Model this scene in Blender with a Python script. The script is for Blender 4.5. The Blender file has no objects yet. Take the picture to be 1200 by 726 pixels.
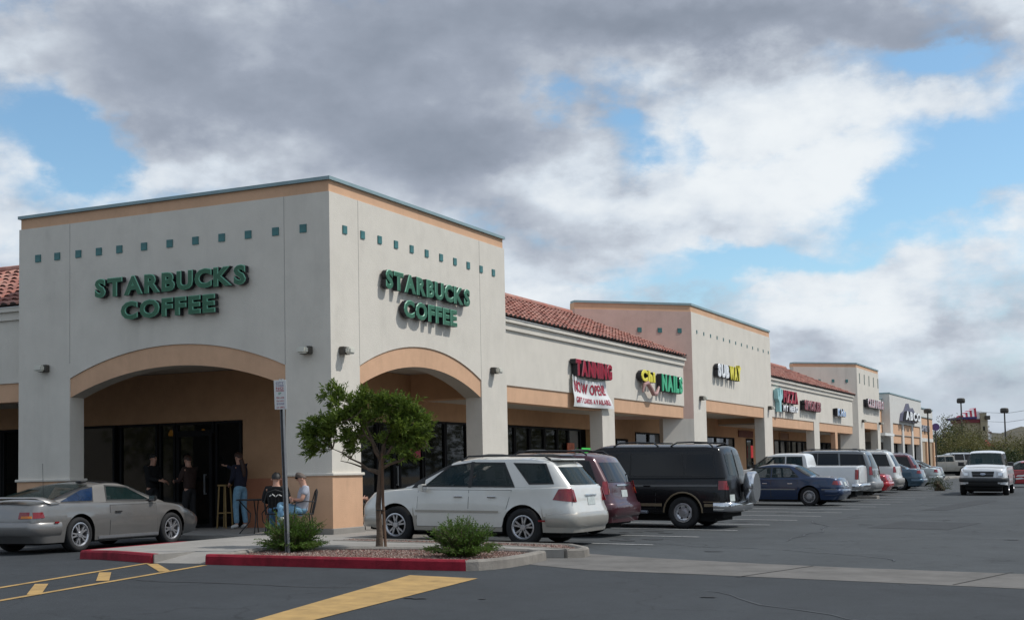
import bpy, bmesh, math, random
from mathutils import Vector, Matrix, noise
from math import sin, cos, pi, radians, exp, sqrt, atan2, asin
random.seed(7)
SC = bpy.context.scene
COL = SC.collection
# ---------------------------------------------------------------- camera
CAM = Vector((14.9866, -23.3099, 1.3))
rt = Vector((0.90500937, 0.42490874, -0.02026327)); up = Vector((0.0459852, -0.050366, 0.9976716)); fw = Vector((-0.4228988, 0.90383396, 0.06512122))
cd = bpy.data.cameras.new('camera'); cam = bpy.data.objects.new('camera', cd); COL.objects.link(cam)
M = Matrix((( rt.x, up.x, -fw.x, CAM.x), (rt.y, up.y, -fw.y, CAM.y), (rt.z, up.z, -fw.z, CAM.z), (0, 0, 0, 1)))
cam.matrix_world = M
cd.sensor_width = 36; cd.lens = 36*1577.7/1200; cd.shift_y = (452.04-363)/1200; cd.clip_end = 6000; cd.clip_start = .1
SC.camera = cam
SC.view_settings.view_transform = 'Standard'; SC.view_settings.look = 'None'; SC.view_settings.exposure = 0.0; SC.view_settings.gamma = 1
# ---------------------------------------------------------------- sun
SUN = Vector((.14, .075, .20)).normalized()          # direction towards the sun
sl = bpy.data.lights.new('sun', 'SUN'); so = bpy.data.objects.new('sun', sl); COL.objects.link(so)
so.rotation_euler = (-SUN).to_track_quat('-Z', 'Y').to_euler(); sl.energy = 2.95; sl.angle = radians(.9); sl.color = (1, .97, .92)
# ---------------------------------------------------------------- world: Nishita sky and procedural clouds
W = bpy.data.worlds.new('World'); SC.world = W; W.use_nodes = True
nt = W.node_tree; N = nt.nodes; LK = nt.links; N.clear()
def nd(t, **k):
    n = N.new(t)
    for a, b in k.items(): setattr(n, a, b)
    return n
def mth(op, a, b=None, c=None, clamp=False):
    n = nd('ShaderNodeMath', operation=op, use_clamp=clamp)
    for i, v in enumerate((a, b, c)):
        if v is None: continue
        if isinstance(v, (int, float)): n.inputs[i].default_value = v
        else: LK.new(v, n.inputs[i])
    return n.outputs[0]
def vm(op, a, b=None):
    n = nd('ShaderNodeVectorMath', operation=op)
    for i, v in enumerate((a, b)):
        if v is None: continue
        if isinstance(v, (tuple, list, Vector)): n.inputs[i].default_value = v
        else: LK.new(v, n.inputs[i])
    return n
def ramp(x, a, b, c=0., d=1.):
    n = nd('ShaderNodeMapRange', interpolation_type='SMOOTHSTEP'); LK.new(x, n.inputs[0])
    for i, v in enumerate((a, b, c, d)): n.inputs[i+1].default_value = v
    return n.outputs[0]
def mixc(f, a, b):
    n = nd('ShaderNodeMix', data_type='RGBA')
    if isinstance(f, float): n.inputs[0].default_value = f
    else: LK.new(f, n.inputs[0])
    for i, v in ((6, a), (7, b)):
        if isinstance(v, tuple): n.inputs[i].default_value = (*v, 1)
        else: LK.new(v, n.inputs[i])
    return n.outputs[2]
sky = nd('ShaderNodeTexSky', sky_type='NISHITA', sun_disc=False)
sky.sun_elevation = asin(SUN.z); sky.sun_rotation = atan2(SUN.x, SUN.y); sky.air_density = 1.0; sky.dust_density = .6; sky.ozone_density = 1.4
tc = nd('ShaderNodeTexCoord'); D = vm('NORMALIZE', tc.outputs['Generated']).outputs[0]
F0 = Vector((fw.x, fw.y, 0)).normalized(); R0 = Vector((F0.y, -F0.x, 0))
sx = nd('ShaderNodeSeparateXYZ'); LK.new(D, sx.inputs[0])
az = mth('ARCTAN2', vm('DOT_PRODUCT', D, R0).outputs['Value'], vm('DOT_PRODUCT', D, F0).outputs['Value'])
el = mth('ARCSINE', sx.outputs[2])
# cloud plane coordinates: clouds lie flat, so they squeeze together towards the horizon
den = mth('ADD', mth('MAXIMUM', sx.outputs[2], 0.0), .13)
cx = nd('ShaderNodeCombineXYZ'); LK.new(mth('DIVIDE', sx.outputs[0], den), cx.inputs[0]); LK.new(mth('DIVIDE', sx.outputs[1], den), cx.inputs[1])
def noi(vec, scale, detail=6, rough=.55, off=(0, 0, 0), lac=2.1):
    n = nd('ShaderNodeTexNoise', noise_dimensions='3D'); n.inputs['Scale'].default_value = scale; n.inputs['Detail'].default_value = detail
    n.inputs['Roughness'].default_value = rough; n.inputs['Lacunarity'].default_value = lac
    LK.new(vm('ADD', vec, off).outputs[0], n.inputs['Vector']); return n
ae = nd('ShaderNodeCombineXYZ'); LK.new(az, ae.inputs[0]); LK.new(mth('MULTIPLY', el, 1.6), ae.inputs[1])
puff = noi(ae.outputs[0], 8., 8, .55)                    # puffy detail in angle space
fine = noi(ae.outputs[0], 24., 6, .64, (3, 1, 0))
flat = noi(cx.outputs[0], .9, 5, .55, (5.2, 1.7, 0))
wrp = vm('SUBTRACT', puff.outputs['Color'], (.5, .5, .5))
wsc = nd('ShaderNodeVectorMath', operation='SCALE'); LK.new(wrp.outputs[0], wsc.inputs[0]); wsc.inputs['Scale'].default_value = .11
aew0 = nd('ShaderNodeCombineXYZ'); LK.new(az, aew0.inputs[0]); LK.new(el, aew0.inputs[1])
aew = vm('ADD', aew0.outputs[0], wsc.outputs[0])
def ang(u, v):
    d = fw + rt*((u-600)/1577.7) + up*((452.04-v)/1577.7); d.normalize()
    return atan2(d.dot(R0), d.dot(F0)), asin(d.z)
def blobs(lst):
    tot = None
    for (u, v, ru, rv, amp) in lst:
        a, e = ang(u, v)
        s = vm('SUBTRACT', aew.outputs[0], (a, e, 0)).outputs[0]
        s = vm('MULTIPLY', s, (1577.7/ru, 1577.7/rv, 0)).outputs[0]
        l = vm('DOT_PRODUCT', s, s).outputs['Value']
        g = mth('MULTIPLY', mth('EXPONENT', mth('MULTIPLY', l, -.9)), amp)
        tot = g if tot is None else mth('ADD', tot, g)
    return tot
holes = blobs([(62, 135, 75, 42, 1.0), (90, 172, 52, 30, .9), (20, 20, 70, 30, .35), (640, 126, 34, 18, .85), (742, 160, 46, 20, .80), (700, 146, 50, 12, .4),
               (1150, 172, 80, 36, 1.0), (1100, 232, 100, 26, .9), (1030, 215, 60, 20, .4), (960, 293, 190, 18, .75), (880, 290, 60, 20, .5), (1060, 55, 60, 18, .75),
               (1010, 345, 90, 14, .35), (820, 190, 20, 60, .45), (900, 175, 60, 16, .4), (1000, 250, 60, 20, .4), (560, 235, 50, 12, .3), (690, 330, 60, 10, .4), (850, 330, 50, 12, .4), (760, 330, 60, 14, .4), (1190, 110, 30, 30, .6), (570, 195, 24, 14, .4)])
dark = blobs([(340, 110, 230, 70, .95), (560, 165, 130, 42, 1.05), (640, 25, 330, 55, 1.0), (900, 10, 230, 26, .75), (250, 60, 200, 50, .5), (660, 250, 130, 22, .5),
              (520, 225, 90, 30, .55), (700, 275, 120, 16, .45), (1040, 300, 130, 12, .0), (1080, 400, 130, 12, .3), (900, 400, 80, 10, .3), (1150, 440, 120, 12, .2), (640, 320, 80, 20, .3), (150, 60, 90, 50, .3), (1100, 20, 120, 14, .3)])
bright = blobs([(205, 190, 110, 38, .8), (20, 235, 60, 55, .7), (320, 45, 70, 22, .6), (870, 120, 190, 60, .7), (860, 230, 180, 60, .55), (770, 225, 70, 40, .5), (720, 230, 90, 24, .4), (1090, 112, 90, 30, 1.0), (1190, 250, 40, 24, .6), (1010, 190, 50, 40, .7), (930, 360, 120, 30, .6),
                (1150, 300, 90, 40, .7), (730, 330, 60, 16, .5), (40, 90, 60, 40, .35), (960, 205, 120, 50, .5), (600, 210, 60, 24, .4), (1060, 360, 100, 22, .45), (900, 420, 90, 20, .4), (1150, 345, 80, 30, .4), (640, 350, 90, 20, .3), (1000, 120, 70, 40, .4)])
puff1 = noi(ae.outputs[0], 9., 5, .50); puff2 = noi(vm('ADD', ae.outputs[0], (.014, .030, 0)).outputs[0], 9., 5, .50)
relief = mth('MULTIPLY', mth('SUBTRACT', puff1.outputs['Fac'], puff2.outputs['Fac']), 2.6)
vo = nd('ShaderNodeTexVoronoi', feature='F1', normalize=True); vo.inputs['Scale'].default_value = 11; vo.inputs['Detail'].default_value = 3; vo.inputs['Roughness'].default_value = .6; vo.inputs['Lacunarity'].default_value = 2.2;
vw = nd('ShaderNodeVectorMath', operation='SCALE'); LK.new(wrp.outputs[0], vw.inputs[0]); vw.inputs['Scale'].default_value = .10; LK.new(vm('ADD', ae.outputs[0], vw.outputs[0]).outputs[0], vo.inputs['Vector'])
billow = mth('SUBTRACT', .36, vo.outputs['Distance'])
nz0 = mth('ADD', mth('MULTIPLY', mth('SUBTRACT', puff.outputs['Fac'], .5), 1.9), mth('MULTIPLY', mth('SUBTRACT', fine.outputs['Fac'], .5), .75))
nz = mth('ADD', nz0, mth('MULTIPLY', billow, 1.1))
base = mth('ADD', mth('MULTIPLY', mth('SUBTRACT', flat.outputs['Fac'], .5), 1.2), .44)
cov = mth('ADD', mth('SUBTRACT', mth('ADD', base, mth('ADD', mth('MULTIPLY', dark, .75), mth('MULTIPLY', bright, .42))), mth('MULTIPLY', holes, .92)), mth('MULTIPLY', nz, 1.15))
covm = ramp(cov, -.12, .80)
shade = mth('ADD', mth('SUBTRACT', mth('MULTIPLY', bright, .62), mth('MULTIPLY', dark, .78)), mth('ADD', mth('MULTIPLY', mth('SUBTRACT', flat.outputs['Fac'], .5), 1.2), mth('MULTIPLY', mth('ADD', mth('MULTIPLY', nz, .75), relief), ramp(dark, .1, 1.0, 1.0, .45))))
sh = ramp(shade, -1.62, 1.12)
cr = nd('ShaderNodeValToRGB'); LK.new(sh, cr.inputs[0]); e = cr.color_ramp.elements
e[0].position = 0; e[0].color = (.20, .235, .295, 1); e[1].position = 1; e[1].color = (.78, .82, .85, 1)
x1 = e.new(.33); x1.color = (.31, .35, .425, 1); x2 = e.new(.56); x2.color = (.45, .495, .565, 1); x3 = e.new(.76); x3.color = (.60, .66, .73, 1)
skyc = vm('MULTIPLY', sky.outputs[0], (1.12, 1.34, 1.36)).outputs[0]
cl10 = vm('MULTIPLY', cr.outputs[0], (10, 10, 10)).outputs[0]
hz = ramp(el, .0, .16)
pale = mixc(hz, (5.1, 5.7, 6.7), skyc)
both = mixc(covm, pale, cl10)
lowhaze = mixc(ramp(el, -.01, .07), mixc(.6, both, (4.9, 5.5, 6.3)), both)
bg = nd('ShaderNodeBackground'); bg.inputs[1].default_value = .11; LK.new(lowhaze, bg.inputs[0])
wo = nd('ShaderNodeOutputWorld'); LK.new(bg.outputs[0], wo.inputs[0])
W.cycles.sampling_method = 'MANUAL'; W.cycles.sample_map_resolution = 512

# ================================================================ helpers
MATS = {}
def mat(name, col, rough=.7, metal=0., var=.12, vscale=3., bump=0., bscale=40., coat=0., spec=.5, streak=0., col2=None, emit=None, coord='Object', detail=6, trans=0., stain=0.):
    if name in MATS: return MATS[name]
    m = bpy.data.materials.new(name); m.use_nodes = True; MATS[name] = m
    n = m.node_tree.nodes; l = m.node_tree.links; b = n['Principled BSDF']
    b.inputs['Roughness'].default_value = rough; b.inputs['Metallic'].default_value = metal
    b.inputs['Specular IOR Level'].default_value = spec
    if coat: b.inputs['Coat Weight'].default_value = coat; b.inputs['Coat Roughness'].default_value = .04
    if emit: b.inputs['Emission Color'].default_value = (*emit[:3], 1); b.inputs['Emission Strength'].default_value = emit[3]
    if trans: b.inputs['Transmission Weight'].default_value = trans
    b.inputs['Base Color'].default_value = (*col, 1)
    g = n.new('ShaderNodeNewGeometry') if coord == 'World' else n.new('ShaderNodeTexCoord')
    vec = g.outputs['Position'] if coord == 'World' else g.outputs['Object']
    if var or col2:
        t = n.new('ShaderNodeTexNoise'); t.inputs['Scale'].default_value = vscale; t.inputs['Detail'].default_value = detail; t.inputs['Roughness'].default_value = .65
        l.new(vec, t.inputs['Vector'])
        r = n.new('ShaderNodeMapRange'); r.inputs[1].default_value = .3; r.inputs[2].default_value = .7; l.new(t.outputs['Fac'], r.inputs[0])
        mx = n.new('ShaderNodeMix'); mx.data_type = 'RGBA'; l.new(r.outputs[0], mx.inputs[0])
        c2 = col2 or tuple(min(1, c*(1+var)) for c in col); c1 = col if col2 else tuple(c*(1-var) for c in col)
        mx.inputs[6].default_value = (*c1, 1); mx.inputs[7].default_value = (*c2, 1)
        out = mx.outputs[2]
        if streak:
            mp = n.new('ShaderNodeMapping'); mp.inputs['Scale'].default_value = (1.0, 1.0, .16); l.new(vec, mp.inputs[0])
            t2 = n.new('ShaderNodeTexNoise'); t2.inputs['Scale'].default_value = 2.; t2.inputs['Detail'].default_value = 8; t2.inputs['Roughness'].default_value = .7; l.new(mp.outputs[0], t2.inputs['Vector'])
            r2 = n.new('ShaderNodeMapRange'); r2.inputs[1].default_value = .5; r2.inputs[2].default_value = .78; r2.inputs[3].default_value = 1; r2.inputs[4].default_value = 1-streak; l.new(t2.outputs['Fac'], r2.inputs[0])
            t3 = n.new('ShaderNodeTexNoise'); t3.inputs['Scale'].default_value = .9; t3.inputs['Detail'].default_value = 9; t3.inputs['Roughness'].default_value = .72; l.new(vec, t3.inputs['Vector'])
            r3 = n.new('ShaderNodeMapRange'); r3.inputs[1].default_value = .56; r3.inputs[2].default_value = .78; r3.inputs[3].default_value = 1; r3.inputs[4].default_value = 1-streak*1.2; l.new(t3.outputs['Fac'], r3.inputs[0])
            pm = n.new('ShaderNodeMath'); pm.operation = 'MULTIPLY'; l.new(r2.outputs[0], pm.inputs[0]); l.new(r3.outputs[0], pm.inputs[1])
            vmn = n.new('ShaderNodeVectorMath'); vmn.operation = 'SCALE'; l.new(out, vmn.inputs[0]); l.new(pm.outputs[0], vmn.inputs['Scale']); out = vmn.outputs[0]
        l.new(out, b.inputs['Base Color'])
    if bump:
        t = n.new('ShaderNodeTexNoise'); t.inputs['Scale'].default_value = bscale; t.inputs['Detail'].default_value = 5; l.new(vec, t.inputs['Vector'])
        bp = n.new('ShaderNodeBump'); bp.inputs['Strength'].default_value = bump; bp.inputs['Distance'].default_value = .02; l.new(t.outputs['Fac'], bp.inputs['Height']); l.new(bp.outputs[0], b.inputs['Normal'])
    return m
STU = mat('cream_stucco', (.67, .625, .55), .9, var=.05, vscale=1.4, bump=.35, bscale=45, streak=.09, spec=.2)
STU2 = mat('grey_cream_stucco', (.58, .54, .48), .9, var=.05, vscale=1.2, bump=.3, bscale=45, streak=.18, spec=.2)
PEA = mat('peach_stucco', (.64, .40, .255), .9, var=.07, vscale=1.6, bump=.3, bscale=45, streak=.12, spec=.2)
TER = mat('terracotta_stucco', (.44, .19, .11), .9, var=.1, vscale=2, bump=.3, spec=.2)
PNK = mat('pink_stucco', (.56, .40, .34), .9, var=.09, vscale=1.5, bump=.3, streak=.12, spec=.2)
CAPM = mat('teal_metal_cap', (.24, .34, .36), .45, var=.12, vscale=2, spec=.4)
TEAL = mat('teal_tile', (.035, .15, .15), .35, var=.35, vscale=2.5)
CONC = mat('concrete', (.285, .268, .245), .9, var=.16, vscale=1.1, bump=.35, bscale=60, streak=.18, coord='World', spec=.25)
CURB = mat('curb_concrete', (.235, .215, .19), .9, var=.25, vscale=2.5, bump=.5, bscale=50, spec=.2, coord='World')
REDC = mat('red_curb_paint', (.26, .014, .028), .8, var=.3, vscale=3.5, streak=.55, bump=.5, bscale=60, spec=.3, coord='World')
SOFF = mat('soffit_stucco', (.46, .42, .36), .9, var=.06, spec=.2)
BLK = mat('black_frame', (.009, .009, .010), .7, var=.1, spec=.2)
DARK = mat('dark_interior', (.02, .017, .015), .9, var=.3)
GLS = mat('window_glass', (.008, .009, .009), .03, var=0, spec=.75, coat=.0)
WHT = mat('white_plastic', (.75, .75, .72), .5, var=.03)
METG = mat('galvanised_steel', (.28, .29, .30), .5, metal=.6, var=.15, vscale=8)
WROT = mat('wrought_iron', (.015, .015, .016), .5, var=.1)

def link(o, parent=None):
    COL.objects.link(o)
    if parent: o.parent = parent
    return o
def absloc(p):
    v = Vector((0, 0, 0))
    while p: v += Vector(p.location); p = p.parent
    return v
def mk(name, bm, mats, parent=None, smooth=None, local=False, kind=None, label=None):
    if smooth is not None:
        for f in bm.faces: f.smooth = True
        bm.normal_update()
        for ed in bm.edges:
            if len(ed.link_faces) == 2: ed.smooth = ed.calc_face_angle(0) < smooth
    me = bpy.data.meshes.new(name)
    if parent and not local:
        bmesh.ops.translate(bm, verts=bm.verts, vec=-absloc(parent))
    bm.to_mesh(me); bm.free()
    if not isinstance(mats, (list, tuple)): mats = [mats]
    for m in mats: me.materials.append(m)
    o = bpy.data.objects.new(name, me); link(o, parent)
    if kind: o['kind'] = kind
    if label: o['label'] = label
    return o
def tag(o, label, cat, group=None):
    o['label'] = label; o['category'] = cat
    if group: o['group'] = group
    return o
def thing(name, label, cat, loc=(0, 0, 0), rz=0, group=None):
    o = bpy.data.objects.new(name, None); o.empty_display_size = .3; link(o); o.location = loc; o.rotation_euler = (0, 0, rz)
    return tag(o, label, cat, group)
def struct(name, bm, m, **k):
    o = mk(name, bm, m, **k); o['kind'] = 'structure'; return o
def box(bm, x0, x1, y0, y1, z0, z1, mi=0):
    vs = [bm.verts.new(p) for p in ((x0, y0, z0), (x1, y0, z0), (x1, y1, z0), (x0, y1, z0), (x0, y0, z1), (x1, y0, z1), (x1, y1, z1), (x0, y1, z1))]
    for q in ((0, 3, 2, 1), (4, 5, 6, 7), (0, 1, 5, 4), (1, 2, 6, 5), (2, 3, 7, 6), (3, 0, 4, 7)):
        f = bm.faces.new([vs[i] for i in q]); f.material_index = mi
    return vs
def B(*bs, bev=0):
    bm = bmesh.new()
    for b in bs: box(bm, *b)
    if bev: bmesh.ops.bevel(bm, geom=bm.edges[:], offset=bev, segments=1, affect='EDGES')
    return bm
def prism(bm, pts, off, mi=0):
    """planar polygon pts (3-D) extruded by vector off"""
    off = Vector(off); a = [bm.verts.new(p) for p in pts]; b = [bm.verts.new(Vector(p)+off) for p in pts]
    fs = [bm.faces.new(a[::-1]), bm.faces.new(b)]
    n = len(a)
    for i in range(n): fs.append(bm.faces.new((a[i], a[(i+1) % n], b[(i+1) % n], b[i])))
    for f in fs: f.material_index = mi
    return fs
def fixn(bm): bmesh.ops.recalc_face_normals(bm, faces=bm.faces[:]); return bm
def tube(bm, pts, r, seg=8, cap=True, mi=0):
    pts = [Vector(p) for p in pts]; rs = r if isinstance(r, (list, tuple)) else [r]*len(pts); rings = []
    for i, p in enumerate(pts):
        t = (pts[min(i+1, len(pts)-1)]-pts[max(i-1, 0)]).normalized()
        a = t.orthogonal().normalized() if i == 0 else (a - t*a.dot(t)).normalized()
        b = t.cross(a)
        rings.append([bm.verts.new(p+(a*cos(2*pi*k/seg)+b*sin(2*pi*k/seg))*rs[i]) for k in range(seg)])
    for i in range(len(rings)-1):
        for k in range(seg):
            f = bm.faces.new((rings[i][k], rings[i][(k+1) % seg], rings[i+1][(k+1) % seg], rings[i+1][k])); f.material_index = mi
    if cap:
        bm.faces.new(rings[0][::-1]).material_index = mi; bm.faces.new(rings[-1]).material_index = mi
def lathe(bm, prof, seg=24, axis='y', c=(0, 0, 0), mi=0):
    """prof: list of (r, h) turned round the axis through c"""
    rings = []
    for r, h in prof:
        ring = []
        for k in range(seg):
            a = 2*pi*k/seg
            p = (r*cos(a), h, r*sin(a)) if axis == 'y' else (r*cos(a), r*sin(a), h)
            ring.append(bm.verts.new(Vector(p)+Vector(c)))
        rings.append(ring)
    for i in range(len(rings)-1):
        for k in range(seg):
            f = bm.faces.new((rings[i][k], rings[i][(k+1) % seg], rings[i+1][(k+1) % seg], rings[i+1][k])); f.material_index = mi
    return rings
def sm(a, b, x):
    t = min(1, max(0, (x-a)/(b-a))); return t*t*(3-2*t)
def gz(x, y):
    zA = .02*(5-min(14, max(0, x))); zB = .04; w = max(sm(-2.5, 1.5, x), sm(-1, 0, y))
    return zA*w+zB*(1-w)+.0035*min(130, max(0, y-25))
# ================================================================ ground
def asphalt(name, c, rough=.85):
    m = bpy.data.materials.new(name); m.use_nodes = True; n = m.node_tree.nodes; l = m.node_tree.links; b = n['Principled BSDF']
    g = n.new('ShaderNodeNewGeometry'); pos = g.outputs['Position']
    def nz(s, d, r, dist=0):
        t = n.new('ShaderNodeTexNoise'); t.inputs['Scale'].default_value = s; t.inputs['Detail'].default_value = d; t.inputs['Roughness'].default_value = r; t.inputs['Distortion'].default_value = dist; l.new(pos, t.inputs['Vector']); return t.outputs['Fac']
    def mr(x, a, bb, c_, d_):
        r = n.new('ShaderNodeMapRange'); l.new(x, r.inputs[0])
        for i, v in enumerate((a, bb, c_, d_)): r.inputs[i+1].default_value = v
        return r.outputs[0]
    def mul(x, y):
        q = n.new('ShaderNodeMath'); q.operation = 'MULTIPLY'; l.new(x, q.inputs[0]); l.new(y, q.inputs[1]); return q.outputs[0]
    f = mul(mr(nz(.35, 8, .72, .6), .3, .7, .76, 1.24), mr(nz(55, 3, .7), .25, .75, .66, 1.34))
    f = mul(f, mr(nz(1.1, 5, .6, 1.5), .60, .72, 1, .80))
    f = mul(f, mr(nz(4, 6, .7), .35, .65, .93, 1.07))
    # thin cracks
    v = n.new('ShaderNodeTexVoronoi'); v.feature = 'DISTANCE_TO_EDGE'; v.inputs['Scale'].default_value = .22
    wn = n.new('ShaderNodeTexNoise'); wn.inputs['Scale'].default_value = 1.2; wn.inputs['Detail'].default_value = 7; l.new(pos, wn.inputs['Vector'])
    va = n.new('ShaderNodeVectorMath'); va.operation = 'MULTIPLY_ADD'; l.new(wn.outputs['Color'], va.inputs[0]); va.inputs[1].default_value = (1.6, 1.6, 0); l.new(pos, va.inputs[2]); l.new(va.outputs[0], v.inputs['Vector'])
    f = mul(f, mul(mr(v.outputs['Distance'], 0, .006, .55, 1), mr(nz(.2, 4, .6), .5, .52, 1, 1)))
    vs = n.new('ShaderNodeVectorMath'); vs.operation = 'SCALE'; vs.inputs[0].default_value = c; l.new(f, vs.inputs['Scale']); l.new(vs.outputs[0], b.inputs['Base Color'])
    b.inputs['Roughness'].default_value = rough; b.inputs['Specular IOR Level'].default_value = .35
    bp = n.new('ShaderNodeBump'); bp.inputs['Strength'].default_value = .5; bp.inputs['Distance'].default_value = .01; l.new(nz(90, 3, .6), bp.inputs['Height']); l.new(bp.outputs[0], b.inputs['Normal'])
    return m
ASP1 = asphalt('worn_grey_asphalt', (.054, .059, .062)); ASP2 = asphalt('dark_sealed_asphalt', (.034, .038, .042))
def axis_pts(lo, hi, dense0, dense1, d, grow=1.35):
    a = []; v = dense0
    while v < dense1: a.append(v); v += d
    s = d; v = dense1
    while v < hi: a.append(v); s *= grow; v += s
    a.append(hi); s = d; v = dense0-d; pre = []
    while v > lo: pre.append(v); s *= grow; v -= s
    pre.append(lo)
    return sorted(set(pre+a))
def sheet(xs, ys, off):
    bm = bmesh.new(); V = [[bm.verts.new((x, y, gz(x, y)+off)) for y in ys] for x in xs]
    for i in range(len(xs)-1):
        for j in range(len(ys)-1): bm.faces.new((V[i][j], V[i+1][j], V[i+1][j+1], V[i][j+1]))
    return bm
DES = mat('desert_earth', (.20, .16, .115), .95, var=.3, vscale=.05, coord='World', spec=.1)
struct('ground', sheet(axis_pts(-3500, 3500, -12, 18, 1.5), axis_pts(-3500, 3500, -15, 100, 2.5), -.03), DES)
struct('parking_lot', sheet(axis_pts(-60, 75, -12, 18, .5), axis_pts(-60, 170, -15, 100, .8, 1.2), 0), ASP1)
def sub_poly(pts, z, step=.6):
    """ground-hugging sheet over a polygon (clipped triangulated grid)"""
    bm = bmesh.new(); bm.faces.new([bm.verts.new((x, y, 0)) for x, y in pts])
    xs = [p[0] for p in pts]; ys = [p[1] for p in pts]
    x = math.floor(min(xs))+step
    while x < max(xs):
        bmesh.ops.bisect_plane(bm, geom=bm.verts[:]+bm.edges[:]+bm.faces[:], plane_co=(x, 0, 0), plane_no=(1, 0, 0)); x += step
    y = math.floor(min(ys))+step
    while y < max(ys):
        bmesh.ops.bisect_plane(bm, geom=bm.verts[:]+bm.edges[:]+bm.faces[:], plane_co=(0, y, 0), plane_no=(0, 1, 0)); y += step
    for v in bm.verts: v.co.z = gz(v.co.x, v.co.y)+z
    bm.normal_update()
    for f in bm.faces:
        if f.normal.z < 0: f.normal_flip()
    return bm
# darker sealed driveway in front of the concrete strip
struct('driveway', sub_poly([(-26, -26), (26, -26), (26, -7.4), (13.63, -6.33), (10.47, -5.95), (7.92, -5.8), (7.1, -5.3), (6.8, -4.2), (2.0, -5.0), (-.8, -3.5), (-.9, -1.25), (-26, -.4)], .004, 1.0), ASP2)
GUT = mat('stained_gutter_concrete', (.15, .142, .132), .9, var=.22, vscale=1.3, bump=.35, bscale=60, streak=.25, coord='World', spec=.2)
struct('gutter', sub_poly([(5.2, -2.0), (7.21, -2.95), (8.8, -3.45), (9.92, -3.72), (11.21, -3.95), (13.42, -4.1), (24, -5.0), (40, -6.3), (40, -9.1), (24, -7.3), (13.63, -6.33), (11.61, -6.1), (9.29, -5.87), (7.92, -5.81), (6.9, -5.3), (6.0, -4.6)], .008, 1.0), GUT)
GL = []
for x in (10.6, 13.3, 16.2): GL.append((x, x+.02))
bm = bmesh.new()
for x, x2 in GL:
    bm.faces.new([bm.verts.new((p[0], p[1], gz(*p)+.012)) for p in ((x, -3.85), (x-.5, -6.15), (x-.475, -6.15), (x+.025, -3.85))])
struct('gutter_joint', fixn(bm), DARK)
# painted markings
WPA = mat('worn_white_paint', (.42, .42, .41), .8, var=.5, vscale=14, coord='World', detail=8)
YPA = mat('worn_yellow_paint', (.40, .25, .085), .8, var=.22, vscale=3.2, streak=.35, coord='World', detail=8)
def stripe(name, p, q, w, m, off=.010):
    p = Vector((*p, 0)); q = Vector((*q, 0)); d = (q-p); n = Vector((-d.y, d.x, 0)).normalized()*w/2; k = max(1, int(d.length/.7)); bm = bmesh.new(); prev = None
    for i in range(k+1):
        c = p+d*i/k; a = c+n; b = c-n
        a = bm.verts.new((a.x, a.y, gz(a.x, a.y)+off)); b = bm.verts.new((b.x, b.y, gz(b.x, b.y)+off))
        if prev: bm.faces.new((prev[0], prev[1], b, a))
        prev = (a, b)
    return struct(name, bm, m)
for i in range(32):
    y = -.03+2.8*i; stripe('parking_line', (1.75, y), (6.85, y), .10, WPA)
stripe('yellow_line', (2.7, -12.2), (1.36, -7.12), .09, YPA); stripe('yellow_line', (3.9, -13.6), (2.44, -7.25), .09, YPA)
for a, b in (((3.44, -11.62), (2.51, -10.55)), ((2.9, -9.9), (2.0, -8.85)), ((2.66, -8.4), (1.55, -7.35))): stripe('yellow_rung', a, b, .16, YPA, .011)
bm = sub_poly([(7.90, -13.5), (7.12, -7.66), (6.06, -7.56), (7.43, -13.5)], .010, .7); struct('yellow_band', bm, YPA)
# ================================================================ pavements and islands
def slab(name, pts, h, m, bev=.02):
    """raised concrete whose top follows the ground at height h"""
    bm = sub_poly(pts, h, .9)
    ext = bmesh.ops.extrude_face_region(bm, geom=bm.faces[:])
    for v in [g for g in ext['geom'] if isinstance(g, bmesh.types.BMVert)]: v.co.z -= h+.12
    return struct(name, fixn(bm), m)
def flatslab(name, pts, z0, z1, m, **k):
    bm = bmesh.new(); prism(bm, [(x, y, z0) for x, y in pts], (0, 0, z1-z0)); return struct(name, fixn(bm), m, **k)
flatslab('sidewalk', [(-30, -.35), (-1.0, -.35), (-1.0, -1.2), (1.7, -2.3), (1.7, 6), (1.7, 24.3), (-2.9, 24.3), (-2.9, 8.4), (-2.9, 3.7), (-30, 3.7)], -.15, .15, CONC)
def rampz(y): return .15+.0045*max(0, y-5)
bm = bmesh.new()
ys = [24.3, 35, 45, 56, 66, 78, 92]
for a, b in zip(ys, ys[1:]):
    za, zb = gz(1, a)+.1, gz(1, b)+.1
    v = [bm.verts.new(p) for p in ((-3.2, a, za), (1.7, a, za), (1.7, b, zb), (-3.2, b, zb), (-3.2, a, za-.4), (1.7, a, za-.4), (1.7, b, zb-.4), (-3.2, b, zb-.4))]
    bm.faces.new((v[0], v[1], v[2], v[3])); bm.faces.new((v[1], v[5], v[6], v[2]))
    if a == 24.3: bm.faces.new((v[0], v[4], v[5], v[1]))
struct('sidewalk_far', fixn(bm), CONC)
def curb_line(name, pts, h, w, m, off=0.0):
    """a curb along pts: a swept, slightly rounded bar"""
    bm = bmesh.new(); pv = None; P = [Vector((x, y, 0)) for x, y in pts]
    for i, p in enumerate(P):
        t = (P[min(i+1, len(P)-1)]-P[max(i-1, 0)]).normalized(); n = Vector((t.y, -t.x, 0)); g = gz(p.x, p.y)
        prof = [(0, -.05), (.01, h-.03), (.035, h), (w-.03, h), (w, h-.03), (w, -.05)]
        ring = [bm.verts.new((p.x-n.x*a, p.y-n.y*a, g+z+off)) for a, z in prof]
        if pv:
            for k in range(len(ring)-1): bm.faces.new((pv[k], ring[k], ring[k+1], pv[k+1]))
        else: bm.faces.new(ring)
        pv = ring
    bm.faces.new(pv[::-1]); return struct(name, fixn(bm), m)
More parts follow.
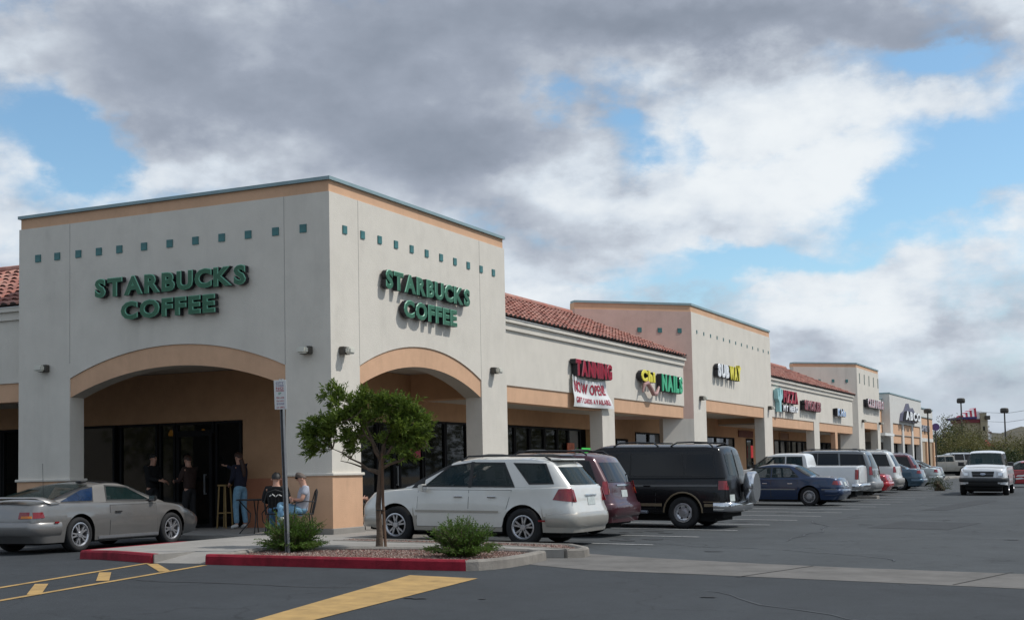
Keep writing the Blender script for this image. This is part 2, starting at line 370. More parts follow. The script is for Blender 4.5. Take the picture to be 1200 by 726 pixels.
def seg(p, q, n): return [(p[0]+(q[0]-p[0])*i/n, p[1]+(q[1]-p[1])*i/n) for i in range(n+1)]
# concrete wing with the ramp, left of the planted island
slab('walkway', [(-.65, -6.42), (1.5, -7.24), (1.62, -6.35), (2.18, -6.2), (2.30, -7.02), (2.0, -5.3), (3.7, -4.42), (5.3, -3.9), (6.3, -3.95), (6.7, -3.8), (6.45, -3.55), (5.0, -3.25), (2.0, -3.15), (2.0, -2.35), (1.7, -2.31), (-.99, -1.21)], .14, CONC)
bm = bmesh.new(); prism(bm, [(1.5, -7.24, gz(1.5, -7.24)+.014), (2.31, -7.05, gz(2.3, -7)+.014), (2.18, -6.2, gz(2.2, -6.2)+.139), (1.62, -6.35, gz(1.6, -6.3)+.139)], (0, 0, -.16)); struct('curb_ramp', fixn(bm), CONC)
curb_line('red_curb', [(-.94, -3.6), (-.85, -4.8), (-.78, -6.1)]+seg((-.7, -6.44), (1.45, -7.27), 5), .146, .16, REDC)
ISL = [(2.33, -7.1), (4.5, -6.87), (6.45, -6.62)]
curb_line('red_curb', seg((2.33, -7.1), (4.5, -6.87), 4)[:-1]+seg((4.5, -6.87), (6.42, -6.63), 4), .155, .16, REDC)
curb_line('curb', [(6.425, -6.63), (6.56, -6.5), (6.66, -6.25), (6.72, -5.9), (6.72, -5.2), (6.62, -4.3)], .155, .16, CURB)
curb_line('curb', [(6.61, -4.28), (6.2, -3.97), (5.3, -3.92), (3.7, -4.38), (2.9, -4.72), (2.12, -5.2), (2.34, -6.95)], .150, .10, CURB)
MUL = mat('mulch_soil', (.15, .09, .07), .95, var=.4, vscale=25, bump=1, bscale=50, coord='World', spec=.1)
struct('planting_bed', sub_poly([(2.42, -6.98), (4.5, -6.75), (6.3, -6.5), (6.58, -5.9), (6.58, -5.2), (6.5, -4.35), (6.1, -4.08), (5.3, -4.02), (3.7, -4.48), (2.25, -5.25)], .10, .5), MUL)
# second island: low kerb in front of the white car
curb_line('curb', seg((2.0, -3.15), (5.0, -3.25), 4)+[(5.9, -3.5), (6.75, -3.8)], .15, .15, CURB)
curb_line('curb', [(6.76, -3.8), (6.95, -3.55), (6.85, -3.1), (6.3, -2.45)], .15, .15, CURB)
curb_line('curb', seg((6.3, -2.45), (2.0, -2.35), 5), .15, .13, CURB)
struct('planting_bed', sub_poly([(2.0, -3.02), (5.0, -3.12), (5.9, -3.36), (6.6, -3.62), (6.75, -3.3), (6.2, -2.56), (2.0, -2.45)], .12, .5), MUL)
curb_line('curb', seg((4.2, 31.6), (5.25, 31.6), 2)+[(5.3, 31.9), (4.2, 31.95)], .13, .14, CURB)
def gravel(name, pts, n, h, s0=.012, s1=.03):
    """loose stones: one mass nobody could count"""
    import mathutils
    bm = bmesh.new(); xs = [p[0] for p in pts]; ys = [p[1] for p in pts]
    def inside(x, y):
        c = False; j = len(pts)-1
        for i in range(len(pts)):
            (xi, yi), (xj, yj) = pts[i], pts[j]
            if (yi > y) != (yj > y) and x < (xj-xi)*(y-yi)/(yj-yi)+xi: c = not c
            j = i
        return c
    k = 0
    while k < n:
        x = random.uniform(min(xs), max(xs)); y = random.uniform(min(ys), max(ys))
        if not inside(x, y): continue
        k += 1; r = random.uniform(s0, s1); a = random.random()*6; z = gz(x, y)+h
        t = [Vector((cos(a+i*2.1)*r*random.uniform(.7, 1.2), sin(a+i*2.1)*r*random.uniform(.7, 1.2), 0)) for i in range(3)]
        vs = [bm.verts.new(Vector((x, y, z))+q) for q in t]; tp = bm.verts.new((x+random.uniform(-.3, .3)*r, y+random.uniform(-.3, .3)*r, z+r*random.uniform(.5, 1)))
        for i in range(3):
            f = bm.faces.new((vs[i], vs[(i+1) % 3], tp)); f.material_index = k % 3
    return mk(name, bm, [mat('red_gravel', (.20, .105, .085), .9, var=.3, vscale=30), mat('brown_gravel', (.13, .08, .06), .9, var=.3, vscale=30), mat('pale_gravel', (.32, .24, .20), .9, var=.3, vscale=30)], kind='stuff')
tag(gravel('gravel', [(2.45, -6.95), (4.5, -6.72), (6.28, -6.48), (6.55, -5.9), (6.55, -5.2), (6.45, -4.38), (6.1, -4.12), (5.3, -4.06), (3.7, -4.52), (2.3, -5.25)], 9000, .10), 'reddish brown gravel mulch round the small tree', 'gravel')
tag(gravel('gravel', [(2.0, -3.02), (5.0, -3.12), (5.9, -3.36), (6.55, -3.6), (6.7, -3.3), (6.2, -2.58), (2.0, -2.47)], 2500, .125), 'thin strip of reddish gravel inside the low curb', 'gravel')
# ================================================================ buildings
def arc(a, b, z0, z1, n=24):
    """points of a flat arch from (a,z0) over the crown z1 to (b,z0)"""
    c = (a+b)/2; hw = abs(b-a)/2; rise = z1-z0; R = (hw*hw+rise*rise)/(2*rise); zc = z1-R; th = math.asin(hw/R)
    return [(c+(-1 if a < b else 1)*R*sin(th*(1-2*i/n)), zc+R*cos(th*(1-2*i/n))) for i in range(n+1)]
def P3(face, s, z, d=0):
    """face 'R': the +X facade (s = Y); 'F': the -Y facade (s = X); d = outwards"""
    return (d, s, z) if face == 'R' else (s, -d, z)
def wallbox(bm, face, s0, s1, z0, z1, d0, d1, mi=0):
    if face == 'R': box(bm, d0, d1, s0, s1, z0, z1, mi)
    else: box(bm, s0, s1, -d1, -d0, z0, z1, mi)
def window(par, face, s0, s1, z0, z1, d, fr=.06, sill=True, label=None, glass=GLS):
    bm = bmesh.new(); t = .09
    wallbox(bm, face, s0, s0+fr, z0, z1, d, d+t); wallbox(bm, face, s1-fr, s1, z0, z1, d, d+t)
    wallbox(bm, face, s0+fr, s1-fr, z1-fr, z1, d, d+t); wallbox(bm, face, s0+fr, s1-fr, z0, z0+fr, d, d+t)
    f = mk('window', bm, BLK, par, label=label)
    bm = bmesh.new(); wallbox(bm, face, s0+fr, s1-fr, z0+fr, z1-fr, d+.03, d+.045); mk('pane', bm, glass, f); return f
def door(par, face, s0, s1, z0, z1, d):
    f = window(par, face, s0, s1, z0, z1, d+.03, fr=.08); f.name = 'door'
    bm = bmesh.new(); h = (z0+z1)/2-.1; wallbox(bm, face, s1-.2, s1-.17, h-.25, h+.25, d+.15, d+.18); wallbox(bm, face, s1-.2, s1-.17, h-.25, h-.21, d+.10, d+.15); wallbox(bm, face, s1-.2, s1-.17, h+.21, h+.25, d+.10, d+.15)
    mk('handle', bm, METG, f)
# ---- corner tower ------------------------------------------------------------------------------------------------
TW = thing('corner_building', 'cream stucco corner tower building with two peach arches and green coffee signs', 'building', (-4.25, 4.2, .1))
HB, HT = 7.2, 7.5; LEDGE = 1.38
WB = mat('arcade_wall_stucco', (.50, .30, .175), .92, var=.08, bump=.25, spec=.15)
def arch_wall(face, s0, s1, a0, a1, name='wall'):
    pts = [(s0, .1), (s0, HB), (s1, HB), (s1, .1), (a1, .1), (a1, 3.66)]+arc(a1, a0, 3.66, 4.26)[1:-1]+[(a0, 3.66), (a0, .1)]
    bm = bmesh.new()
    if face == 'F': prism(bm, [(s, 0, z) for s, z in pts], (0, .45, 0))
    else: prism(bm, [(0, s, z) for s, z in pts], (-.45, 0, 0))
    return mk(name, fixn(bm), STU, TW)
arch_wall('F', -8.52, -.451, -6.98, -1.12); arch_wall('R', 0, 8.4, 1.12, 6.92)
mk('wall', B((-8.52, -8.10, .451, 8.4, 4.041, HB)), STU, TW); mk('wall', B((-8.09, -.46, 8.0, 8.399, 4.041, HB)), STU, TW); mk('beam', B((-2.49, -.46, 7.7, 8.399, 3.29, 3.969)), WB, TW)
for face, a0, a1 in (('F', -6.98, -1.12), ('R', 1.12, 6.92)):
    lo = arc(a0, a1, 3.23, 3.80); hi = arc(a0, a1, 3.655, 4.255)
    bm = bmesh.new(); n = len(lo)
    for dd in (-.025, -.47):
        pass
    A = [[bm.verts.new(P3(face, s, z, d)) for s, z in row] for row in (lo, hi) for d in (-.028, -.47)]
    lf, lb, hf, hb = A
    for i in range(n-1):
        bm.faces.new((lf[i], lf[i+1], hf[i+1], hf[i])); bm.faces.new((lb[i], hb[i], hb[i+1], lb[i+1])); bm.faces.new((lf[i], lb[i], lb[i+1], lf[i+1])).material_index = 1
    o = mk('arch_band', fixn(bm), [PEA, SOFF], TW)
# bands, caps
mk('parapet_band', B((-8.49, -.031, .03, .3, HB, 7.444), (-.3, -.03, .031, 8.37, HB, 7.444), (-8.49, -8.2, .3, 8.37, HB, 7.444), (-8.2, -.3, 8.1, 8.37, HB, 7.444)), PEA, TW)
mk('parapet_cap', B((-8.54, .03, -.03, .34, 7.445, 7.515), (-.34, .029, .341, 8.42, 7.445, 7.515), (-8.54, -8.2, .341, 8.42, 7.445, 7.515), (-8.199, -.341, 8.1, 8.42, 7.445, 7.515)), CAPM, TW)
mk('flat_roof', B((-8.1, -.45, .45, 8.0, 6.9, 7.0)), SOFF, TW)
# square accent tiles
tb = None
def accent(par, P, face, rot=0, s=.19, mat_=TEAL):
    global tb
    bm = B((-.082, .082, -.008, .012, -.085, .085)) if tb is None else None
    if bm is not None:
        box(bm, -.070, .070, -.010, -.0082, -.073, .073); me = bpy.data.meshes.new('accent_tile'); bm.to_mesh(me); bm.free(); me.materials.append(TEAL); tb = me
    o = bpy.data.objects.new('accent_tile', tb); link(o, par); o.location = Vector(P)-absloc(par); o.rotation_euler = (0, 0, rot); return o
for x in (-7.93, -7.35, -6.72, -6.12, -5.53, -4.83, -4.12, -3.42, -2.72, -2.03, -1.33, -.64): accent(TW, (x, -.012, 6.48), 'F')
for i in range(11): accent(TW, (.012, .577+i*.7134, 6.48), 'R', pi/2)
# control joints
bm = bmesh.new()
for s in (-6.98, -1.12): box(bm, s-.006, s+.006, -.003, .01, 4.0 if s < -2 else 3.67, HB-.002)
for s in (1.12, 6.92): box(bm, -.01, .003, s-.006, s+.006, 3.67, HB-.002)
GLS.node_tree.nodes['Principled BSDF'].inputs['Alpha'].default_value = .7
JO = mat('joint_grey', (.36, .34, .31), .95, var=.1); mk('control_joint', bm, JO, TW, kind='stuff')  # joints are thin strips of a darker grey
# column bases: peach below a moulded ledge
def col_base(par, x0, x1, y0, y1, led=LEDGE, low=PEA, zb=.1, c=STU):
    o = mk('column_base', B((x0-.02, x1+.02, y0-.02, y1+.02, zb+.17, led-.04)), low, par)
    mk('ledge', B((x0-.06, x1+.06, y0-.06, y1+.06, led-.04, led+.02), bev=.012), c, par)
    mk('plinth', B((x0-.05, x1+.05, y0-.05, y1+.05, zb-.05, zb+.17), bev=.01), CONC, par)
col_base(TW, -1.12, 0, 0, 1.12); col_base(TW, -8.52, -6.98, 0, .45); col_base(TW, -.45, 0, 6.92, 8.4)
mk('column_core', B((-1.12, -.452, .452, 1.12, .1, 4.0)), STU, TW)
# arcade: ceiling, inner shop walls
mk('ceiling', B((-11, -.46, .47, 3.6, 3.97, 4.04), (-2.5, -.46, 3.6, 8.39, 3.97, 4.04)), SOFF, TW)
DY = 3.4; DX = -2.5
mk('shop_wall', B((-11, -4.72, DY, DY+.2, 2.74, 3.96), (-4.72, DX-.201, DY, DY+.2, 1.32, 3.96), (DX-.2, DX, DY, 5.0, 1.32, 3.96), (DX-.2, DX, 5.0, 8.39, 2.68, 3.96)), WB, TW)
mk('shop_wall_base', B((-4.72, DX-.201, DY-.015, DY+.2, .15, 1.32), (DX-.2, DX+.015, DY-.014, 5.0, .15, 1.32)), TER, TW)
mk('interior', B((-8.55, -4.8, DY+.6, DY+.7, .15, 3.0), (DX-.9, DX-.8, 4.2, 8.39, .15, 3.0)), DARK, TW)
for a, b in ((-8.50, -7.30), (-7.24, -6.74)): window(TW, 'F', a, b, .62 if a < -7.6 else .35, 2.73, -DY-.05)
mk('window_base', B((-8.52, -6.74, DY-.02, DY+.1, .15, .6)), BLK, TW)
door(TW, 'F', -6.68, -5.60, .15, 2.46, -DY-.05); window(TW, 'F', -6.72, -5.56, 2.46, 2.73, -DY-.05); window(TW, 'F', -5.52, -4.74, .35, 2.73, -DY-.05)
for a, b in ((5.05, 6.0), (6.05, 6.82), (7.1, 8.36)): window(TW, 'R', a, b, .35, 2.68, DX-.08)
door(TW, 'R', 6.84, 7.1, .15, 2.68, DX-.12)
bm = B((DX-.1, DX-.02, 5.0, 8.39, .15, .35)); mk('window_base', bm, BLK, TW)
mk('soffit_light', B((-2.0, -1.4, 3.2, 3.8, 3.95, 3.969)), SOFF, TW)
# ---- low tiled wings ---------------------------------------------------------------------------------------------------
def tile_mat():
    m = mat('clay_tile', (.36, .125, .085), .8, var=0, bump=.2, bscale=60, spec=.25); n = m.node_tree.nodes; l = m.node_tree.links
    oc = n.new('ShaderNodeTexCoord'); v = n.new('ShaderNodeTexVoronoi'); v.inputs['Scale'].default_value = 3.4; l.new(oc.outputs['Object'], v.inputs['Vector'])
    s = n.new('ShaderNodeSeparateColor'); l.new(v.outputs['Color'], s.inputs[0]); c = n.new('ShaderNodeValToRGB'); l.new(s.outputs[0], c.inputs[0]); e = c.color_ramp.elements
    e[0].color = (.25, .125, .105, 1); e[1].color = (.47, .24, .185, 1); a = e.new(.35); a.color = (.41, .165, .125, 1); b = e.new(.7); b.color = (.35, .19, .155, 1)
    l.new(c.outputs[0], n['Principled BSDF'].inputs['Base Color']); return m
TIL = tile_mat(); EAV = mat('dark_eave_board', (.05, .035, .03), .9)  # dark material of the underlay and the bird-stop tile ends
def tile_roof(par, face, s0, s1, z0=5.46, run=3.3, slope=.455, d0=-.13, endcut=0, sp=.29, name='roof'):
    """rows of overlapping barrel tiles. endcut: how far the s1 end is cut back per metre of run (45 degree wall)"""
    bm = bmesh.new(); L = run*sqrt(1+slope*slope); rows = int(L/.36); a = math.atan(slope)
    def P(s, u, h):  # u along the slope, h normal to it
        return Vector(P3(face, s, z0+u*sin(a)+h*cos(a), d0-(u*cos(a)-h*sin(a))))
    n = int((s1-s0)/sp)
    for j in range(n+1):
        s = s0+(j+.5)*sp
        for i in range(rows):
            u0 = i*.36-.03; u1 = u0+.43
            if s > s1-endcut*(u0*cos(a)+.1): continue
            jit = random.uniform(-.012, .012); hj = random.uniform(-.006, .01); r0 = .112; r1 = .092; A0 = []; A1 = []
            for k in range(6):
                t = pi*k/5
                A0.append(bm.verts.new(P(s+jit-cos(t)*r0, u0+jit, .035+sin(t)*r0*.68+hj))); A1.append(bm.verts.new(P(s+jit-cos(t)*r1, u1, .005+sin(t)*r1*.68+hj)))
            for k in range(5): bm.faces.new((A0[k], A0[k+1], A1[k+1], A1[k]))
            if i == 0:
                f = bm.faces.new(A0[::-1]); f.material_index = 1
            # pan tile between
            q = [bm.verts.new(P(s+sp/2+e_*sp*.3, u_, .02+(.0 if u_ == u1 else .03))) for e_, u_ in ((-1, u0), (1, u0), (1, u1), (-1, u1))]
            bm.faces.new(q)
    rf = mk(name, fixn(bm), [TIL, EAV], par, kind='stuff')
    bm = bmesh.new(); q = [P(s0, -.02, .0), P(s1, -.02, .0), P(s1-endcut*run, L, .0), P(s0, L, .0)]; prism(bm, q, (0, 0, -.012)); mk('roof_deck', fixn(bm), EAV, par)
    bm = bmesh.new(); tube(bm, [P(s0, L-.02, .06), P(s1-endcut*run, L-.02, .06)], .11, 8); mk('ridge', bm, TIL, par)
    return rf
def low_wing(par, face, s0, s1, cols, d=-.27, endcut=0, cd=.42, back=-2.9, fw_=True):
    """wall above the openings, moulding, peach lintels between the columns. cols: (s0, s1) of the columns"""
    zt = 5.42; bm = bmesh.new(); wallbox(bm, face, s0, s1, 3.66, 5.14, d-.42, d)
    for a, b in cols: wallbox(bm, face, a, b, 1.38, 3.66, d-cd, d)
    mk('wall', bm, STU, par)
    bm = bmesh.new(); wallbox(bm, face, s0, s1, 5.14, 5.33, d-.42, d+.06); wallbox(bm, face, s0, s1, 5.33, 5.44, d-.42, d+.13); mk('moulding', bm, STU, par)
    prev = s0
    for a, b in list(cols)+[(s1, s1)]:
        if a-prev > .1:
            bm = bmesh.new(); wallbox(bm, face, prev+.001, a-.001, 3.22, 3.659, d-.40, d-.035); mk('lintel', bm, PEA, par)
        prev = b
    for a, b in cols:
        x = (d-cd, d, a, b) if face == 'R' else (a, b, -d, -d+cd)
        col_base(par, *x, zb=.1+(gz(1, a)+.0-.08 if face == 'R' and a > 30 else 0))
# wing 1 (tanning, nails)
W1 = thing('shop_wing', 'low cream shop wing under red clay tiles, with the tanning and nails signs', 'building', (-1.4, 16.2, .1))
low_wing(W1, 'R', 8.401, 24.22, [(15.89, 16.97)])
tile_roof(W1, 'R', 8.45, 24.3, endcut=1.0)
mk('ceiling', B((-2.5, -.70, 8.401, 24.3, 3.3, 3.36)), SOFF, W1)
mk('shop_wall', B((DX-.2, DX, 8.401, 13.6, 2.78, 3.3), (DX-.2, DX, 13.6, 20.5, 2.80, 3.3), (DX-.2, DX, 20.5, 22.9, .15, 3.3), (DX-.2, DX, 22.9, 24.2, 2.52, 3.3), (DX-.2, DX, 24.2, 24.75, .15, 3.3)), WB, W1)
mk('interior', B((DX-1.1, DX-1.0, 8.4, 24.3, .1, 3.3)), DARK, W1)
e_ = 8.42
for w in (1.25, 1.3, 1.3, 1.0, .95, 1.1, 1.15, 1.05, .95, 1.1, 1.2):
    if e_+w > 20.5: break
    window(W1, 'R', e_, e_+w-.03, .35, 2.78, DX-.08); e_ += w
mk('window_base', B((DX-.12, DX-.02, 8.4, 20.5, .15, .35)), BLK, W1)
window(W1, 'R', 22.95, 24.15, .9, 2.5, DX-.06)
mk('flat_roof', B((-14, -3.3, 8.41, 24.6, 5.2, 5.3)), SOFF, W1)
# wing on the far left
W0 = thing('shop_wing', 'low cream shop wing left of the corner tower, red tiles at the frame edge', 'building', (-14, 1.5, .1))
low_wing(W0, 'F', -24, -8.521, [(-15.2, -14.1)]); tile_roof(W0, 'F', -24, -8.6)
mk('ceiling', B((-24, -11, .70, 3.4, 3.3, 3.36)), SOFF, W0)
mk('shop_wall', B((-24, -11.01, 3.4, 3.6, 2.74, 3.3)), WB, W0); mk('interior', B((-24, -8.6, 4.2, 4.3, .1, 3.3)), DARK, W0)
mk('flat_roof', B((-24, -8.53, 3.5, 14, 5.2, 5.3)), SOFF, W0)
for k in range(12): window(W0, 'F', -24+k*1.28, -24+k*1.28+1.25, .35, 2.74, -3.45)
# ---- second tower ---------------------------------------------------------------------------------------------------------------
def tower(par, y0, y1, openings, side, hb=7.17, ht=7.47, o_top=3.98, o_mid=3.53, back=3.3, tilezs=6.47, cap_c=CAPM, band=PEA, sidem=PNK, zb=.2):
    """tower with a 45 degree return wall on the near side"""
    def wl(name, z0, z1, m, out=0, th=.4, a=y0, b=y1):
        bm = bmesh.new(); k = out
        pts = [(k, a-k*.414), (k, b+k), (-th, b+k), (-th, a+th*.414)]
        prism(bm, [(x, y, z0) for x, y in pts], (0, 0, z1-z0)); mk(name, fixn(bm), m, par)
    def ret(name, z0, z1, m, out=0, run=back, th=.4):
        k = out; bm = bmesh.new(); q = k*.7071
        p0 = (k, y0-k*.414); p1 = (-run+k*.7071, y0-run-k*.7071); pts = [p0, p1, (p1[0]-th*.7071, p1[1]+th*.7071), (-th, y0+th*.414)]
        prism(bm, [(x, y, z0) for x, y in pts], (0, 0, z1-z0)); mk(name, fixn(bm), m, par)
    # front wall with openings
    pts = [(y0, zb), (y0, hb), (y1, hb), (y1, zb)]
    for a, b in sorted(openings, reverse=True): pts += [(b, zb), (b, o_top), (a, o_top), (a, zb)]
    bm = bmesh.new(); f = prism(bm, [(0, y, z) for y, z in pts], (-.44, 0, 0)); mk('wall', fixn(bm), STU, par)
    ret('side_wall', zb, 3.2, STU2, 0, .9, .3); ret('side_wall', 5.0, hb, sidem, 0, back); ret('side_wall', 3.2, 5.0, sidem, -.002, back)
    wl('parapet_band', hb, ht-.07, band, -.02); ret('parapet_band', hb, ht-.07, band, -.02)
    wl('parapet_cap', ht-.07, ht+.01, cap_c, .02); ret('parapet_cap', ht-.07, ht+.01, cap_c, .02)
    mk('wall', B((-7, -.4, y1-.4, y1-.001, 4.0, hb)), STU, par)
    for a, b in openings:
        mk('lintel', B((-.43, -.03, a+.001, b-.001, o_mid, o_top-.001)), PEA, par)
    last = y0
    for a, b in list(openings)+[(y1, y1)]:
        if b == a: col_base(par, -.44, 0, last, a, zb=zb-.02)
        else: col_base(par, -.44, 0, last, a, zb=zb-.02)
        last = b
T2 = thing('tower_building', 'middle cream tower with slanted pink side wall and the yellow and white sub shop sign', 'building', (-1.5, 30, .2))
tower(T2, 24.5, 36.1, [(26.08, 34.7)], 1, zb=.22)
mk('ceiling', B((-2.9, -.45, 24.9, 36.0, 3.60, 3.66)), SOFF, T2)
mk('flat_roof', B((-14, -.45, 24.9, 35.69, 6.8, 6.9)), SOFF, T2)
mk('shop_wall', B((DX-.2, DX, 24.76, 33.6, 2.80, 3.6), (DX-.2, DX, 33.6, 36.1, 2.78, 3.6), (DX-.2, DX, 36.1, 38.7, 2.78, 4.2), (DX-.2, DX, 38.7, 40.7, .2, 4.2), (DX-.2, DX, 40.7, 42.0, 2.8, 4.2), (-3.5, -.45, 36.11, 36.13, 3.36, 4.2), (DX-.2, DX, 24.76, 25.0, .2, 2.8)), WB, T2)
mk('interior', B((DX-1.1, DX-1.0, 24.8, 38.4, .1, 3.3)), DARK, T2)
for k in range(9): window(T2, 'R', 25.05+k*1.52, 25.05+k*1.52+1.48, .45, 2.79, DX-.08)
for k in range(13):
    o = accent(T2, (.008, 25.15+k*.883, 6.47), 'R', pi/2); o.scale = (.6, 1, .75)
for t in (.35, .92, 1.5): accent(T2, (-t*1.0+.01-.0, 24.5-t-.01, 6.45), 'R', radians(45))
# ---- second low wing -----------------------------------------------------------------------------------------------------------------------
W2 = thing('shop_wing', 'second low tiled wing, with the pizza sign, between middle and far towers', 'building', (-1.4, 46, .2))
low_wing(W2, 'R', 36.12, 55.93, [(45.7, 46.95)])
tile_roof(W2, 'R', 36.15, 56.1, endcut=1.0)
mk('ceiling', B((-2.5, -.70, 36.15, 56, 3.3, 3.36)), SOFF, W2)
mk('shop_wall', B((DX-.2, DX, 42.0, 46.2, .2, 3.3), (DX-.2, DX, 46.2, 61.5, 2.82, 3.3)), WB, W2)
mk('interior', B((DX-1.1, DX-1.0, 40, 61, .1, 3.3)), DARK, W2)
for k in range(11): window(W2, 'R', 46.25+k*1.3, 46.25+k*1.3+1.26, .5, 2.81, DX-.08)
door(W2, 'R', 40.75, 41.95, .25, 2.78, DX-.1)
mk('flat_roof', B((-14, -3.3, 36.1, 56.4, 5.2, 5.3)), SOFF, W2); mk('post', B((-.55, -.3, 51.0, 51.6, .2, 3.3)), PEA, W2)
# ---- third tower ---------------------------------------------------------------------------------------------------------------------------
T3 = thing('tower_building', 'far cream tower with five tall narrow slots above its sign', 'building', (-1.5, 60, .3))
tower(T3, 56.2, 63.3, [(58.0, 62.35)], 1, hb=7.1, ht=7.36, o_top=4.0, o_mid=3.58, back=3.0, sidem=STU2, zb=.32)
mk('flat_roof', B((-14, -.45, 56.5, 62.89, 6.8, 6.9)), SOFF, T3)
SLOT = mat('slot_recess', (.16, .19, .17), .8)
for y in (57.0, 58.5, 60.0, 61.5, 63.0):
    mk('slot', B((-.02, .012, y-.11, y+.11, 6.2, 6.8)), SLOT, T3)
for t in (.5, 1.15, 1.8): accent(T3, (-t+.01, 56.2-t-.01, 6.3), 'R', radians(45))
mk('ceiling', B((-2.9, -.45, 56.6, 63.2, 3.62, 3.68)), SOFF, T3); mk('shop_wall', B((DX-.2, DX, 61.5, 64, .2, 3.6)), WB, T3)
# ---- far store -------------------------------------------------------------------------------------------------------------------------------------
ST = thing('store_building', 'large far store, white upper wall above three peach bays, end of row', 'building', (-3, 76, .3))
STW = mat('white_stucco', (.62, .605, .57), .9, var=.05, streak=.12, spec=.2)
zb = .3
mk('wall', B((-6, -.5, 63.31, 67.2, 5.04, 5.70)), STW, ST); mk('peach_panel', B((-6, -.53, 63.31, 67.2, 3.5, 5.03)), PEA, ST); mk('wall', B((-6, -.5, 63.31, 67.2, 2.9, 3.49)), STW, ST)
mk('parapet_cap', B((-6, -.45, 63.31, 67.2, 5.71, 5.78)), CAPM, ST); mk('trim', B((-.54, -.44, 63.31, 67.2, 5.0, 5.06)), CAPM, ST)
mk('awning', B((-.5, .25, 63.6, 67.0, 3.25, 3.42)), WHT, ST)
for k in range(3): window(ST, 'R', 63.7+k*1.1, 64.75+k*1.1, .5, 2.9, -.62)
mk('wall', B((-6, 0, 67.1, 80.8, 4.16, 6.06), (-.5, 0, 67.1, 68.1, zb, 4.16), (-.5, 0, 71.9, 72.6, zb, 4.16), (-.5, 0, 76.1, 76.75, zb, 4.16), (-.5, 0, 80.1, 80.8, zb, 4.16), (-6, -.52, 67.2, 80.79, zb, 4.15)), STW, ST)
mk('parapet_cap', B((-6, .04, 67.06, 80.84, 6.061, 6.14)), CAPM, ST)
for a, b in ((68.1, 71.9), (72.6, 76.1), (76.75, 80.1)):
    mk('peach_panel', B((-.5, -.06, a, b, 3.42, 4.12)), PEA, ST); mk('peach_panel', B((-.5, -.10, a, b, 2.85, 3.38)), PEA, ST); mk('trim', B((-.5, -.03, a, b, 3.38, 3.42)), JO, ST)
    window(ST, 'R', a+.1, b-.1, .4, 2.84, -.45)
mk('wall', B((-6, -.3, 80.801, 88.9, 5.04, 5.66), (-6, -.3, 80.801, 88.9, 3.15, 3.42)), STW, ST); mk('parapet_cap', B((-6, -.24, 80.85, 88.95, 5.661, 5.74)), CAPM, ST)
mk('peach_panel', B((-6, -.33, 80.801, 88.9, 3.421, 5.0)), PEA, ST); mk('trim', B((-.4, -.26, 80.85, 88.9, 5.0, 5.04)), CAPM, ST)
mk('wall', B((-6, -.34, 80.801, 88.9, zb, 3.149)), mat('tan_roller_door', (.36, .27, .18), .8, var=.1), ST); mk('pilaster', B((-.34, -.2, 84.6, 85.1, zb, 3.149), (-.34, -.2, 88.4, 88.9, zb, 3.149)), PEA, ST)
# ---- wall lamps -------------------------------------------------------------------------------------------------------------------------------------
DLENS = mat('lamp_lens', (.62, .60, .52), .35, var=.05); BRZ = mat('bronze_housing', (.06, .052, .042), .5)
def wall_lamp(P, face, label, s=1.):
    t = thing('wall_lamp', label, 'lamp', P, 0 if face == 'F' else pi/2, 'wall lamps on the plaza towers')
    bm = B((-.13*s, .13*s, -.14*s, -.005, -.09*s, .07*s), bev=.015); mk('housing', bm, BRZ, t, local=True)
    bm = bmesh.new(); box(bm, -.12*s, .12*s, -.27*s, -.141*s, -.085*s, .055*s); bmesh.ops.bevel(bm, geom=bm.edges[:], offset=.03, segments=2, affect='EDGES'); mk('lens', bm, DLENS, t, local=True)
wall_lamp((-7.70, 0, 3.93), 'F', 'wall lamp on the shaded face at the left column of the corner tower')
wall_lamp((-.56, 0, 3.94), 'F', 'wall lamp on the shaded face, just left of the tower corner')
wall_lamp((0, .42, 3.93), 'R', 'wall lamp on the sunlit face, just right of the tower corner')
wall_lamp((0, 7.55, 3.95), 'R', 'wall lamp at the right end of the sunlit corner tower face')
wall_lamp((0, 25.35, 4.0), 'R', 'wall lamp left of the middle tower opening'); wall_lamp((0, 35.5, 4.0), 'R', 'wall lamp right of the middle tower opening')
wall_lamp((0, 57.3, 4.0), 'R', 'wall lamp left of the far tower opening'); wall_lamp((0, 62.9, 4.0), 'R', 'wall lamp right of the far tower opening')
